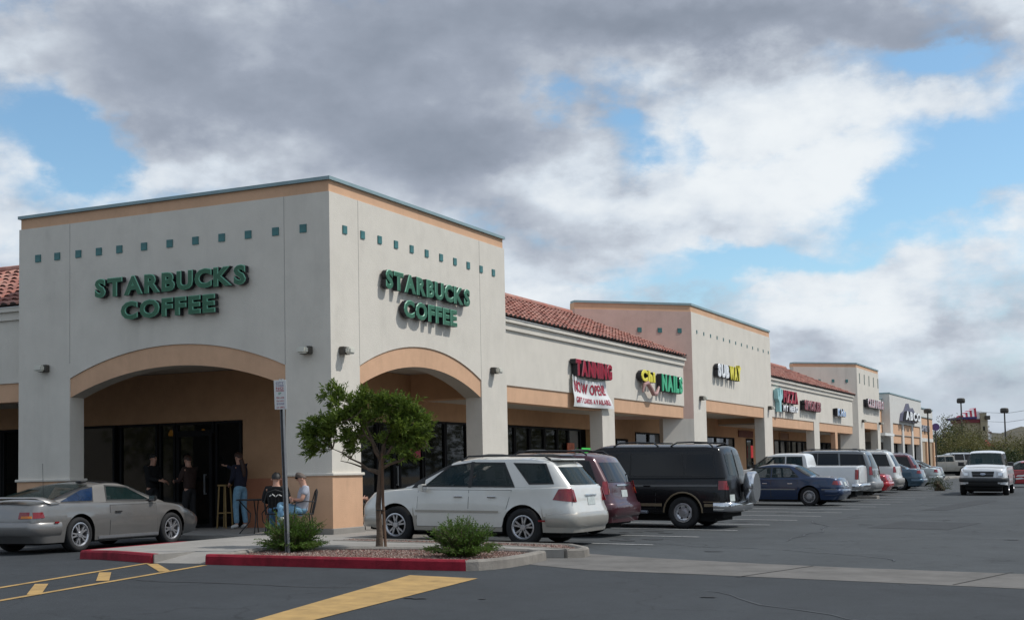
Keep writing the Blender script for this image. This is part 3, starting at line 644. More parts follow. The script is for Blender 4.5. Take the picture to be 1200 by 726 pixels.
# ================================================================ lettering
_tc = {}
def glyph(ch, bold=.03, ext=.1):
    k = (ch, bold, ext)
    if k not in _tc:
        cu = bpy.data.curves.new('t', 'FONT'); cu.body = ch; cu.size = 1; cu.offset = bold; cu.extrude = ext/2; cu.bevel_depth = .028 if ext > .05 else 0; cu.bevel_resolution = 0; cu.resolution_u = 3
        o = bpy.data.objects.new('t', cu); COL.objects.link(o); dg = bpy.context.evaluated_depsgraph_get(); dg.update()
        me = o.evaluated_get(dg).to_mesh(); vs = [tuple(v.co) for v in me.vertices]; fs = [(tuple(p.vertices), p.normal.z) for p in me.polygons]
        bpy.data.objects.remove(o); _tc[k] = (vs, fs)
    return _tc[k]
def letters(par, text, face, s0, s1, z0, z1, d, depth, mats, name='letter', gap=.12, bold=.03, flat=False):
    """one mesh per character, stretched to fill s0..s1 x z0..z1 of a facade, its back at distance d"""
    cs = []; adv = 0
    for ch in text:
        if ch == ' ': adv += .35; continue
        vs, fs = glyph(ch, bold, .0001 if flat else .2); x0 = min(v[0] for v in vs); x1 = max(v[0] for v in vs); cs.append((ch, vs, fs, x0, adv)); adv += (x1-x0)+gap
    adv -= gap; kx = (s1-s0)/adv; allv = [v[1] for ch, vs, *_ in cs for v in vs if ch not in ",'."]; b0 = min(allv); kz = (z1-z0)/(max(allv)-b0)
    out = []
    for ch, vs, fs, x0, a in cs:
        bm = bmesh.new(); zt = max(v[2] for v in vs); V = []
        for v in vs:
            s = s0+(v[0]-x0+a)*kx; z = z0+(v[1]-b0)*kz; dd = d+(v[2]+zt)/(2*zt)*depth
            V.append(bm.verts.new(P3(face, s, z, dd)))
        for f, nz in fs:
            try: ff = bm.faces.new([V[i] for i in f])
            except ValueError: continue
            ff.material_index = 0 if nz > .9 else (1 if nz > .3 else 2)
        bmesh.ops.remove_doubles(bm, verts=bm.verts[:], dist=.0005); fixn(bm)
        out.append(mk(name, bm, mats, par))
    return out
SGR = mat('sign_green', (.015, .115, .052), .35, var=.08); SGE = mat('sign_green_edge', (.16, .42, .28), .4, var=.05); SBK = mat('sign_return_black', (.012, .011, .016), .5, var=.1)
SR = mat('sign_red', (.30, .008, .03), .6, var=.1, spec=.25); SRE = mat('sign_red_edge', (.46, .10, .13), .5); SDR = mat('sign_dark_red', (.14, .012, .02), .35, var=.1)
SY = mat('sign_yellow', (.78, .68, .05), .4, var=.05); SW = mat('sign_white', (.78, .79, .80), .4, var=.03); SG2 = mat('sign_bright_green', (.03, .42, .20), .35, var=.06); SPK = mat('sign_pink', (.42, .24, .22), .4); SAQ = mat('sign_aqua', (.33, .60, .62), .4, var=.05); SBL = mat('sign_blue', (.25, .38, .60), .4)
def raceway(par, face, s0, s1, z0, z1, d0, d1):
    bm = bmesh.new(); wallbox(bm, face, s0, s1, z0, z1, d0, d1); mk('raceway', bm, SBK, par)
sg = thing('shop_sign', 'green coffee shop lettering on the shaded left face of the corner tower', 'sign', (-4, 0, 5.3))
letters(sg, 'STARBUCKS', 'F', -6.1, -1.98, 5.40, 5.83, .03, .15, [SGR, SGE, SBK], bold=.03, gap=.06); letters(sg, 'COFFEE', 'F', -5.36, -2.78, 4.86, 5.27, .03, .15, [SGR, SGE, SBK], bold=.03, gap=.07)
sg = thing('shop_sign', 'green coffee shop lettering on the sunlit right face of the corner tower', 'sign', (0, 4, 5.3))
letters(sg, 'STARBUCKS', 'R', 1.98, 6.03, 5.40, 5.83, .03, .15, [SGR, SGE, SBK], bold=.03, gap=.06); letters(sg, 'COFFEE', 'R', 2.76, 5.32, 4.84, 5.25, .03, .15, [SGR, SGE, SBK], bold=.03, gap=.07)
sg = thing('shop_sign', 'dark red tanning salon lettering above a hanging white banner', 'sign', (-.2, 14.8, 4.3))
letters(sg, 'TANNING', 'R', 13.3, 16.25, 4.15, 4.66, -.25, .22, [SR, SRE, SBK], gap=.09, bold=.04)
sg = thing('shop_sign', 'yellow and bright green nail salon lettering with a pink hand squiggle', 'sign', (-.2, 21.2, 4.3))
letters(sg, 'Chi', 'R', 19.05, 20.45, 4.30, 4.70, -.25, .20, [SY, SY, SBK], gap=.08, bold=.045); letters(sg, 'NAILS', 'R', 21.1, 23.4, 4.05, 4.68, -.25, .22, [SG2, SG2, SBK], gap=.09, bold=.045)
bm = bmesh.new(); pth = [(19.2, 3.95), (19.35, 4.2), (19.7, 4.27), (20.0, 4.1), (20.25, 3.93), (20.55, 3.93), (20.75, 4.08), (20.85, 4.2)]
tube(bm, [(-.08, s, z) for s, z in pth], [.03, .06, .08, .08, .08, .07, .05, .03], 8); mk('squiggle', bm, SPK, sg)
sg = thing('shop_sign', 'white and yellow sandwich shop lettering on the middle tower', 'sign', (0, 28.5, 5.1))
L_ = letters(sg, 'SUB', 'R', 27.1, 28.62, 4.88, 5.42, .03, .2, [SW, SW, SBK], gap=.08, bold=.05); letters(sg, 'WAY', 'R', 28.7, 30.3, 4.86, 5.42, .03, .2, [SY, SY, SBK], gap=.04, bold=.05)
bm = bmesh.new()
for yy, sgn in ((30.42, 1),): prism(bm, [(.05, yy, 4.95 if sgn < 0 else 5.40), (.05, yy-sgn*.22, 5.08 if sgn < 0 else 5.52), (.05, yy-sgn*.22, 4.84 if sgn < 0 else 5.28)], (.16, 0, 0), 0)
mk('arrow', fixn(bm), [SY], sg)
sg = thing('shop_sign', 'red pizza lettering beside a pale aqua cactus shape', 'sign', (-.2, 39.5, 4.5))
letters(sg, 'PIZZA', 'R', 38.55, 41.4, 4.36, 4.95, -.25, .22, [SR, SRE, SBK], gap=.08, bold=.05); letters(sg, 'MY HERO', 'R', 38.5, 41.4, 3.95, 4.25, -.25, .2, [SW, SW, SBK], gap=.08, bold=.03)
cac = [(37.75, 3.9), (37.75, 4.35), (37.5, 4.5), (37.45, 4.9), (37.6, 4.92), (37.65, 4.6), (37.8, 4.6), (37.85, 5.0), (38.05, 5.0), (38.08, 4.7), (38.2, 4.7), (38.25, 4.95), (38.4, 4.95), (38.38, 4.55), (38.1, 4.4), (38.1, 3.9)]
bm = bmesh.new(); prism(bm, [(-.25, s, z) for s, z in cac], (.2, 0, 0)); mk('cactus_shape', fixn(bm), SAQ, sg)
sg = thing('shop_sign', 'dark maroon shop lettering right of the pizza sign', 'sign', (-.2, 44.5, 4.4))
raceway(sg, 'R', 42.7, 46.3, 4.15, 4.62, -.26, -.2); letters(sg, 'SMOKES', 'R', 42.7, 46.3, 4.14, 4.66, -.2, .2, [SDR, SRE, SBK], gap=.05, bold=.05)
sg = thing('shop_sign', 'small blue and white shop lettering on the second low wing', 'sign', (-.2, 51.5, 4.3))
raceway(sg, 'R', 50.4, 51.2, 4.15, 4.5, -.26, -.2); letters(sg, 'Kids', 'R', 50.5, 52.7, 4.08, 4.52, -.2, .2, [SBL, SW, SBK], gap=.06, bold=.05)
sg = thing('shop_sign', 'pinkish red framed lettering on the far narrow tower', 'sign', (0, 60.5, 5.1))
raceway(sg, 'R', 57.9, 63.1, 4.86, 5.30, .0, .1); letters(sg, 'CLEANERS', 'R', 57.9, 63.15, 4.83, 5.36, .1, .2, [mat('sign_dull_pink', (.42, .20, .22), .4), SW, SBK], gap=.05, bold=.04)
sg = thing('store_sign', 'grey and white peaked letters on the far store white wall', 'sign', (0, 74, 4.7))
PUR = mat('sign_grey_purple', (.10, .10, .15), .5, var=.3, vscale=6)
bm = bmesh.new(); prism(bm, [(.02, 70.6, 4.35), (.02, 71.2, 4.9), (.02, 72.6, 5.15), (.02, 73.6, 5.65), (.02, 74.3, 5.2), (.02, 75.4, 5.4), (.02, 76.6, 5.0), (.02, 77.8, 5.05), (.02, 77.3, 4.35)], (.2, 0, 0)); mk('peak_panel', fixn(bm), PUR, sg)
letters(sg, 'ABCO', 'R', 70.8, 77.4, 4.42, 5.05, .22, .25, [SW, SW, SBK], gap=.12, bold=.03)
sg = thing('store_sign', 'small dark lettered sign on the peach end wall of the far store', 'sign', (-.3, 84, 4.2)); letters(sg, 'OPEN', 'R', 81.6, 86.2, 3.9, 4.4, -.32, .15, [PUR, SW, SBK], gap=.1)
# banner
bn = thing('banner', 'sagging white now open banner with red letters hung under the tanning sign', 'banner', (-.2, 14.8, 3.8))
def banner_pt(u, v):
    # u along 0..1, v up 0..1
    y = 13.30+u*(2.75+.55*(1-v)); top = 4.20-.10*sin(pi*min(1, u*1.0))*1.2-.05*u; bot = 3.25+.03*u
    z = bot+(top-bot)*v; return (-.20+.035*sin(u*9+v*3)+.05*(1-v)+.02*sin(v*8), y, z)
def grid(fn, nu, nv, mi=0, bm=None):
    bm = bm or bmesh.new(); V = [[bm.verts.new(fn(i/nu, j/nv)) for j in range(nv+1)] for i in range(nu+1)]
    for i in range(nu):
        for j in range(nv):
            f = bm.faces.new((V[i][j], V[i+1][j], V[i+1][j+1], V[i][j+1])); f.material_index = mi
    return bm
BW = mat('banner_vinyl', (.72, .72, .71), .6, var=.04)
mk('cloth', grid(banner_pt, 24, 12), BW, bn, smooth=2)
RP = mat('red_print', (.40, .02, .05), .6)
def banner_text(text, u0, u1, v0, v1):
    adv = 0; bm = bmesh.new(); items = []
    for ch in text:
        if ch == ' ': adv += .3; continue
        vs, fs = glyph(ch, .03, .0002); x0 = min(v[0] for v in vs); x1 = max(v[0] for v in vs); items.append((vs, fs, x0, adv)); adv += x1-x0+.1
    for vs, fs, x0, a in items:
        V = []
        for v in vs:
            p = banner_pt(u0+(v[0]-x0+a)/adv*(u1-u0), v0+v[1]/.73*(v1-v0)); V.append(bm.verts.new((p[0]+.012, p[1], p[2])))
        for f, nz in fs:
            if nz > .5: bm.faces.new([V[i] for i in f])
    mk('print', bm, RP, bn)
banner_text('NOW OPEN!!', .04, .93, .50, .88); banner_text('GIFT CARDS AVAILABLE', .04, .93, .14, .33)
# window posters and small fascia signs seen in the arcade
def flat_sign(name, label, cat, face, s0, s1, z0, z1, d, m, text=None, tm=None, frame=None):
    t = thing(name, label, cat, P3(face, (s0+s1)/2, z0, d)); bm = bmesh.new(); wallbox(bm, face, s0, s1, z0, z1, d, d+.025); mk('board', bm, m, t)
    if frame:
        bm = bmesh.new(); w = .04
        for q in ((s0-w, s0, z0-w, z1+w), (s1, s1+w, z0-w, z1+w), (s0, s1, z1, z1+w), (s0, s1, z0-w, z0)): wallbox(bm, face, q[0], q[1], q[2], q[3], d, d+.05)
        mk('frame', bm, frame, t)
    if text: letters(t, text, face, s0+.06*(s1-s0), s1-.06*(s1-s0), z0+.2*(z1-z0), z1-.2*(z1-z0), d+.026, .01, [tm]*3, flat=True, gap=.1)
    return t
POS = mat('red_poster', (.42, .03, .06), .6, var=.25, vscale=5); NEON = mat('neon_red', (.5, .02, .03), .5, emit=(1, .06, .06, .25)); NEOG = mat('neon_green', (.05, .4, .08), .5, emit=(.1, 1, .15, .4))
flat_sign('poster', 'pink red poster in the coffee shop side window', 'poster', 'R', 7.55, 8.1, 1.75, 2.35, DX+.04, POS)
flat_sign('poster', 'orange round poster in the tanning shop window', 'poster', 'R', 18.2, 18.8, 1.9, 2.3, DX+.04, mat('orange_poster', (.5, .12, .05), .6, var=.4, vscale=6))
flat_sign('neon_sign', 'small green neon sign low in the tanning shop window', 'sign', 'R', 19.5, 20.3, 1.95, 2.15, DX+.04, NEOG)
flat_sign('notice_board', 'black framed menu board on the arcade wall by the nail salon', 'sign', 'R', 21.2, 22.5, 1.5, 2.4, DX+.02, mat('menu_board', (.28, .19, .12), .6, var=.3), frame=BLK)
flat_sign('poster', 'orange poster in the window past the nail salon', 'poster', 'R', 23.5, 23.95, 1.7, 2.2, DX+.04, mat('amber_poster', (.75, .30, .03), .6, var=.3, vscale=5))
flat_sign('arcade_sign', 'brown red hanging sign in the middle tower arcade', 'sign', 'R', 39.3, 41.9, 2.84, 3.16, DX+.03, mat('brown_sign', (.13, .035, .02), .6, var=.3, vscale=5))
flat_sign('open_sign', 'red vertical neon open sign on the dark glass door', 'sign', 'R', 41.2, 41.55, 1.85, 2.45, DX+.10, NEON)
flat_sign('window_notice', 'small pale notice sheet low in the coffee shop front window', 'notice', 'F', -8.05, -7.42, .70, 1.0, -DY+.06, mat('grey_paper', (.25, .25, .25), .7))
flat_sign('arcade_plaque', 'small framed plaque on the arcade wall of the pizza wing', 'sign', 'R', 47.3, 49.2, 2.87, 3.2, DX+.03, mat('tan_plaque', (.24, .12, .06), .6), frame=WB)
# speaker hanging in the arch
t = thing('arcade_speaker', 'small black speaker hung inside the left arch near its right end', 'speaker', (-1.75, .75, 3.3)); bm = bmesh.new(); lathe(bm, [(0, -.14), (.12, -.14), (.14, -.1), (.13, .1), (.08, .15), (0, .15)], 16, axis='z'); mk('body', bm, BLK, t, smooth=.6, local=True)
bm = bmesh.new(); tube(bm, [(0, 0, .13), (0, 0, .66)], .015); mk('rod', bm, BLK, t, local=True)
# ================================================================ vehicles
def paint(name, col, metal=.0, rough=.35, dirt=.06): return mat(name, col, rough, metal=metal, var=dirt, vscale=2.2, coat=.8, spec=.5)
CGL = mat('car_glass', (.012, .032, .032), .02, var=0, spec=.5); CGL.node_tree.nodes['Principled BSDF'].inputs['Alpha'].default_value = .36; SEAT = mat('seat_fabric', (.05, .05, .048), .9, var=.2); TINT = mat('tinted_car_glass', (.005, .006, .007), .04, var=0, spec=.4)
RUB = mat('tyre_rubber', (.014, .014, .015), .85, var=.25, vscale=10); TRIM = mat('black_trim', (.018, .018, .019), .55, var=.1); UND = mat('underbody', (.008, .008, .008), .9)
ALU = mat('alloy', (.50, .50, .52), .28, metal=.75, var=.08, vscale=12); CHR = mat('chrome', (.62, .63, .65), .12, metal=.95, var=.05); REDL = mat('red_lens', (.22, .008, .012), .12, var=.2, vscale=14, coat=.6)
AMB = mat('amber_lens', (.6, .18, .02), .2, var=.1); CLR = mat('clear_lens', (.55, .56, .58), .1, var=.25, vscale=10, coat=.6); PLT = mat('licence_plate', (.50, .54, .52), .5, var=.2, vscale=9); SEAM = mat('panel_seam', (.03, .03, .03), .8)
def interp(tab, x):
    if x <= tab[0][0]: return tab[0][1]
    for (a, b), (c, d) in zip(tab, tab[1:]):
        if x <= c:
            t = (x-a)/(c-a); return b+(d-b)*t
    return tab[-1][1]
def smooth_tab(tab, r=.08):
    return lambda x: (interp(tab, x-r)+interp(tab, x-r*.33)+interp(tab, x+r*.33)+interp(tab, x+r))/4
_wheel = {}
def wheel_meshes(R, w, style, rr):
    k = (R, w, style, rr)
    if k in _wheel: return _wheel[k]
    bm = bmesh.new(); h = w/2
    lathe(bm, [(rr, h*.55), (rr+.012, h*.92), (R-.05, h), (R-.012, h*.86), (R, h*.55), (R+.002, 0), (R, -h*.55), (R-.012, -h*.86), (R-.05, -h), (rr, -h*.8)], 32)
    for f in bm.faces: f.smooth = True
    ty = bpy.data.meshes.new('tyre'); fixn(bm); bm.to_mesh(ty); bm.free(); ty.materials.append(RUB)
    bm = bmesh.new(); o = h*.72
    if style == 'five':
        lathe(bm, [(rr+.008, h*.95), (rr-.012, h*.98), (rr-.03, h*.8), (rr-.035, -h*.5)], 28)
        for i in range(5):
            a = 2*pi*i/5+.3
            for da in (-.16, .16):
                c, s = cos(a+da), sin(a+da); c2, s2 = cos(a+da*1.6), sin(a+da*1.6); px_, pz_ = -sin(a), cos(a); q = .019
                p = [(c*.05+px_*q*0, 0, s*.05)]
                b = []
                for (r, aa) in ((.04, a+da*.5), (rr-.015, a+da*1.35)):
                    for sd in (-1, 1): b.append((r*cos(aa)-sd*q*sin(a)*(.7 if r > .1 else 1), r*sin(aa)+sd*q*cos(a)*(.7 if r > .1 else 1)))
                quad = [b[0], b[1], b[3], b[2]]
                prism(bm, [(x, o-.02, z) for x, z in quad], (0, .035, 0))
        lathe(bm, [(0, o+.03), (.05, o+.028), (.06, o), (.06, o-.05)], 12)
        lathe(bm, [(rr-.03, -h*.1), (0, -h*.1)], 24, mi=1)
    elif style == 'cap':
        lathe(bm, [(rr+.008, h*.95), (rr-.02, h*.98), (rr-.035, h*.75), (rr*.72, h*.9), (rr*.68, h*.8), (rr*.45, h*.88), (rr*.38, h*1.0), (0, h*1.02)], 28)
        for i in range(18):
            a = 2*pi*i/18; c, s = cos(a), sin(a)
            prism(bm, [(r*c-q*s, h*.86, r*s+q*c) for r, q in ((rr*.5, -.008), (rr*.5, .008), (rr*.86, .012), (rr*.86, -.012))], (0, .012, 0), 1)
    else:  # steel / truck wheel with holes
        lathe(bm, [(rr+.008, h*.95), (rr-.015, h*.97), (rr-.04, h*.55), (rr*.62, h*.42), (rr*.52, h*.62), (rr*.3, h*.66), (rr*.27, h*.95), (0, h*.97)], 28)
        for i in range(6):
            a = 2*pi*i/6; c, s = cos(a)*rr*.7, sin(a)*rr*.7
            lathe(bm, [(0, h*.50), (.028, h*.50), (.03, h*.42)], 8, c=(c, 0, s), mi=1)
    ri = bpy.data.meshes.new('wheel'); fixn(bm); bm.to_mesh(ri); bm.free(); ri.materials.append(ALU if style != 'cap' else mat('hubcap', (.36, .36, .37), .35, metal=.5)); ri.materials.append(UND)
    _wheel[k] = (ri, ty); return _wheel[k]
def car(name, label, cat, P, rz, sp, group='cars and trucks parked nose-in along the shops'):
    """local frame: x from the rear bumper (0) to the nose (L), y left, z up. P = ground point under local (sp['ox'],0)"""
    L, Wd, H = sp['L'], sp['W'], sp['H']; hw = Wd/2; sill = sp.get('sill', .22); tail = smooth_tab(sp['tail'], .03); nose = smooth_tab(sp['nose'], .03); top = smooth_tab(sp['top'], sp.get('tsm', .10)); gh = smooth_tab(sp['gh'], sp.get('gsm', .06))
    tum = sp.get('tum', .28); bt, bn_ = sp.get('bt', .8), sp.get('bn', .7); R = sp['R']; aR = R+sp.get('ag', .06); wx = (sp['rw'], sp['fw']); PT = sp['paint']; gy = sp.get('gy', .05); low = sp.get('lowmat')
    root = thing(name, label, cat, (0, 0, 0), rz, group)
    def plan(x):
        a = sp.get('pt', .10); r1 = sp.get('pr', .45); r2 = sp.get('pf', .7); w = 1.
        if x < r1: w -= a*.8*((r1-x)/r1)**2.2+.07*((r1-x)/r1)**9
        if x > L-r2: w -= sp.get('pfa', a*1.4)*((x-L+r2)/r2)**2.2+.06*((x-L+r2)/r2)**9
        return w
    def S(x, z):
        zb = top(x); k = 1.
        k -= .035*max(0, (.5-z)/.3)**1.5; k -= .05*max(0, (z-.62)/.45)**2
        bul = .012*exp(-((z-.62)/.07)**2) if sp.get('crease') else 0
        fl = 0
        for w_ in wx: fl += .018*exp(-((x-w_)**2+(z-.35)**2)/(.5**2))
        return hw*plan(x)*min(1, k)-.018+fl+bul
    def XA(x, z):
        r = x
        if x < bt: r += tail(z)*(1-x/bt)
        if x > L-bn_: r -= nose(z)*(1-(L-x)/bn_)
        return r
    def arch(x):
        z = sill+.05*max(0, (x-(L-.5))/.5)
        for w_ in wx:
            if abs(x-w_) < aR: z = max(z, sp.get('wz', R)+sqrt(max(0, aR*aR-(x-w_)**2)))
        return z
    def GY(x, z):
        zb = top(x); return S(x, zb)-gy-tum*max(0, z-zb)
    # stations
    st = set([0, .02, .06, .12, .2, .3, L, L-.015, L-.05, L-.11, L-.2, L-.32, L-.46])
    for w_ in wx:
        for i in range(17): st.add(round(w_-aR*cos(pi*i/16), 4))
        st.add(w_-aR-.012); st.add(w_+aR+.012)
    for x, _ in list(sp['gh'])+list(sp['top']):
        for dx in (-.07, -.03, 0, .03, .07): st.add(x+dx)
    x = .3
    while x < L-.3: st.add(x); x += .09
    st = sorted(x for x in st if 0 <= x <= L); s2 = [st[0]]
    for x in st[1:]:
        if x-s2[-1] > .008: s2.append(x)
    st = s2
    def section(x):
        zb = top(x); z0 = arch(x); zs = zb-.05; pts = []
        for i in range(9): z = z0+(zs-z0)*i/8; pts.append((x, S(x, z), z))
        pts.append((x, S(x, zs)-.010, zb-.018)); pts.append((x, S(x, zb)-.034, zb-.002))
        zt = max(gh(x), zb+.004); b = GY(x, zb); hgt = zt-zb; rr = min(.07, hgt*.4)
        for i in range(9): z = zb+.002+(hgt-rr)*i/8; pts.append((x, GY(x, z), z))
        yt = GY(x, zt-rr); pts.append((x, yt-.03*min(1, hgt/.2), zt-rr*.35)); pts.append((x, yt-.10*min(1, hgt/.2)-.02, zt)); cr_ = sp.get('crown', .035)
        for f in (.75, .5, .25, 0): pts.append((x, (yt-.12)*f, zt+cr_*(1-f*f)))
        return [Vector((XA(p[0], p[2]), p[1], p[2])) for p in pts]
    bm = bmesh.new(); rows = []
    for x in st:
        h_ = section(x); rows.append([bm.verts.new(p) for p in h_]+[bm.verts.new((p.x, -p.y, p.z)) for p in h_[-2::-1]])
    n = len(rows[0])
    for i in range(len(rows)-1):
        for k in range(n-1):
            f = bm.faces.new((rows[i][k], rows[i+1][k], rows[i+1][k+1], rows[i][k+1]))
            if low and (rows[i][k].co.z+rows[i][k+1].co.z)/2 < sp['lowz'] and (k < 9 or k > n-10): f.material_index = 1
    # cut real openings behind the clear panes
    def inq(c, x, z, m=0.):
        cx_ = sum(p[0] for p in c)/4; cz_ = sum(p[1] for p in c)/4; sg = None
        for (x1, z1), (x2, z2) in zip(c, c[1:]+c[:1]):
            l = sqrt((x2-x1)**2+(z2-z1)**2)+1e-6; nx, nz_ = (z2-z1)/l, -(x2-x1)/l
            if nx*(cx_-x1)+nz_*(cz_-z1) > 0: nx, nz_ = -nx, -nz_
            if nx*(x-x1)+nz_*(z-z1) > m: return False
        return True
    bm.faces.index_update(); kill = []; trimf = []
    clearw = [c for c, gm in sp['windows'] if gm is CGL]; slp = [(min(e[1], e[2]), max(e[1], e[2])) for e in sp.get('slopes', []) if e[3] is CGL]
    if sp.get('clear', True):
        fi = list(bm.faces); q = 0
        for i in range(len(rows)-1):
            for k in range(n-1):
                f = fi[q]; q += 1; kk = min(k, n-2-k)
                if kk < 19: continue
                elif kk >= 21:
                    xm = (st[i]+st[i+1])/2
                    for a_, b_ in slp:
                        if a_+.02 < xm < b_-.02: kill.append(f); break
                elif kk >= 19:
                    xm = (st[i]+st[i+1])/2
                    for a_, b_ in slp:
                        if a_ < xm < b_: trimf.append(f); break
    for f in trimf: f.material_index = 2
    for row, s_, bul in ((rows[0], -1, .05), (rows[-1], 1, .05)):
        half = (n-1)//2; prev = None
        for k in range(half+1):
            a = row[k]; b = row[n-1-k]
            if a is b: line = [a]
            else:
                line = [a]+[bm.verts.new((a.co.x+s_*bul*(1-f*f)*min(1, a.co.y/.5), a.co.y*f, a.co.z)) for f in (.66, .33, 0, -.33, -.66)]+[b]
            if prev:
                if len(line) == len(prev):
                    for q in range(len(line)-1): 
                        f = bm.faces.new((prev[q], prev[q+1], line[q+1], line[q]))
                        cc = f.calc_center_median()
                        if s_ < 0 and sp.get('clear', True):
                            for e in sp.get('ends', []):
                                if e[0] == 'rear_window' and e[3] is CGL and inq(e[2], cc.y, cc.z, -.03): kill.append(f)
                        if low and line[q].co.z < sp['lowz']: f.material_index = 1
                else:
                    for q in range(len(prev)-1): bm.faces.new((prev[q], prev[q+1], line[0]))
            prev = line
    if sp.get('clear', True):
        if kill: bmesh.ops.delete(bm, geom=list(set(kill)), context='FACES'); kill = []
        jobs = [(c, sg, 0) for c in clearw for sg in (1, -1)]+[(e[2], 0, 1) for e in sp.get('ends', []) if e[0] == 'rear_window' and e[3] is CGL]
        for c, sg, rear in jobs:
            u0, u1 = min(p[0] for p in c)-.05, max(p[0] for p in c)+.05; v0, v1 = min(p[1] for p in c)-.05, max(p[1] for p in c)+.05
            def near(f):
                q = f.calc_center_median()
                if rear: return f.normal.x*1 < -.2 and q.x < .75 and u0-.1 < q.y < u1+.1 and v0-.1 < q.z < v1+.1
                return q.y*sg > .25 and u0-.1 < q.x < u1+.1 and v0-.1 < q.z < v1+.1 and abs(f.normal.y) > .5
            bmesh.ops.recalc_face_normals(bm, faces=bm.faces[:]); bm.normal_update()
            for p, q in zip(c, c[1:]+c[:1]):
                fs_ = [f for f in bm.faces if near(f)]; g_ = set(fs_)
                for f in fs_: g_.update(f.edges); g_.update(f.verts)
                dx, dz = q[0]-p[0], q[1]-p[1]
                if rear: co, no = (0, p[0], p[1]), (0, dz, -dx)
                else: co, no = (p[0], 0, p[1]), (dz, 0, -dx)
                bmesh.ops.bisect_plane(bm, geom=list(g_), plane_co=co, plane_no=Vector(no).normalized(), dist=1e-5)
            dl = []
            for f in bm.faces:
                if near(f):
                    q = f.calc_center_median()
                    if inq(c, q.y if rear else q.x, q.z, -.001): dl.append(f)
            bmesh.ops.delete(bm, geom=dl, context='FACES')
    fixn(bm)
    if kill: bmesh.ops.delete(bm, geom=list(set(kill)), context='FACES')
    mk('body', bm, [PT, low or PT, TRIM], root, smooth=radians(38), local=True)
    mk('underbody', B((.35, L-.35, -hw+.30, hw-.30, .16, .82), (wx[0]+aR+.03, wx[1]-aR-.03, -hw+.06, hw-.06, sill-.03, .6), (.15, .5, -hw+.25, hw-.25, .25, .6), (L-.5, L-.15, -hw+.25, hw-.25, .25, .6)), UND, root, local=True)
    # patches that follow the skin
    def side(nm, c, m, off=.006, sgn=1, green=False, par=None, n1=8, n2=4, label=None, two=None):
        """c: four (x,z) corners: rear-low, front-low, front-high, rear-high"""
        bm = bmesh.new()
        def fn(u, v):
            x = (c[0][0]*(1-u)+c[1][0]*u)*(1-v)+(c[3][0]*(1-u)+c[2][0]*u)*v; z = (c[0][1]*(1-u)+c[1][1]*u)*(1-v)+(c[3][1]*(1-u)+c[2][1]*u)*v
            if nm in ('door_panel', 'cladding'): z = max(z, arch(x)+.004)
            x0 = x
            if x < bt: t_ = tail(z); x0 = max(0, (x-t_)/(1-t_/bt))
            elif x > L-bn_: t_ = nose(z); x0 = min(L, L-max(0, (L-x-t_))/(1-t_/bn_))
            y = (GY(x0, z) if green else S(x0, z))+off
            return (x, sgn*y, z)
        grid(fn, n1, n2, bm=bm)
        # give the patch its edge thickness
        g = bmesh.ops.extrude_face_region(bm, geom=bm.faces[:])
        for v in [q for q in g['geom'] if isinstance(q, bmesh.types.BMVert)]: v.co.y -= sgn*.012
        fixn(bm); return mk(nm, bm, m, par or root, smooth=radians(30), local=True, label=label)
    def insetq(c, d):
        cx_ = sum(p[0] for p in c)/4; cz_ = sum(p[1] for p in c)/4; o = []
        for x, z in c:
            o.append((x+(d if x > cx_ else -d), z+(d if z > cz_ else -d)))
        return o
    for sgn in sp.get('sides', (1, -1)):
        for c, gm in sp['windows']:
            if gm is CGL and sp.get('clear', True):
                w_o = side('window', c, gm, .004, sgn, True); o_ = insetq(c, .014); i_ = insetq(c, -.010)
                for e_i in range(4):
                    a_, b_ = e_i, (e_i+1) % 4; side('window_seal', [o_[a_], o_[b_], i_[b_], i_[a_]], TRIM, .008, sgn, True, par=w_o, n1=6, n2=1)
                continue
            fr = side('window_frame', insetq(c, .022), TRIM, .004, sgn, True)
            side('window', c, gm, .009, sgn, True, par=fr)
        for c in sp.get('doors', []):
            fr = side('door_seam', insetq(c, .008), SEAM, .001, sgn)
            dp = side('door_panel', c, low if False else PT, .0045, sgn); dp.name = 'door'
            hx = c[0][0]+.12; hz = c[2][1]-.12
            bm = B((hx, hx+.17, -.012, .012, hz-.015, hz+.015), bev=.006); bmesh.ops.translate(bm, verts=bm.verts, vec=(0, sgn*(S(hx, hz)+.022), 0)); mk('handle', bm, sp.get('handle', PT), dp, local=True)
        for c, m in sp.get('strips', []): side('side_moulding', c, m, .014, sgn, n1=14, n2=1)
        for c, m in sp.get('slights', []): side('taillight', c, m, .010, sgn)
        for c, m in sp.get('gstrips', []): side('pillar_panel', c, m, .008, sgn, True)
    def slope(nm, xa, xb, m, f0=-.92, f1=.92, off=.008, par=None):
        def fn(u, v):
            x = xa+(xb-xa)*v; zt = gh(x); f = f0+(f1-f0)*u; y = GY(x, zt)*f*(1-.02)
            d = gh(x+.02)-gh(x-.02); nrm = Vector((-d, 0, .04)).normalized()*off; cz_ = sp.get('crown', .035)*(1-abs(f)**2)
            return (XA(x, zt)+nrm.x, y, zt+cz_*1.02+nrm.z)
        bm = grid(fn, 8, 6); g = bmesh.ops.extrude_face_region(bm, geom=bm.faces[:])
        for v in [q for q in g['geom'] if isinstance(q, bmesh.types.BMVert)]: v.co.z -= .012
        fixn(bm); return mk(nm, bm, m, par or root, smooth=radians(30), local=True)
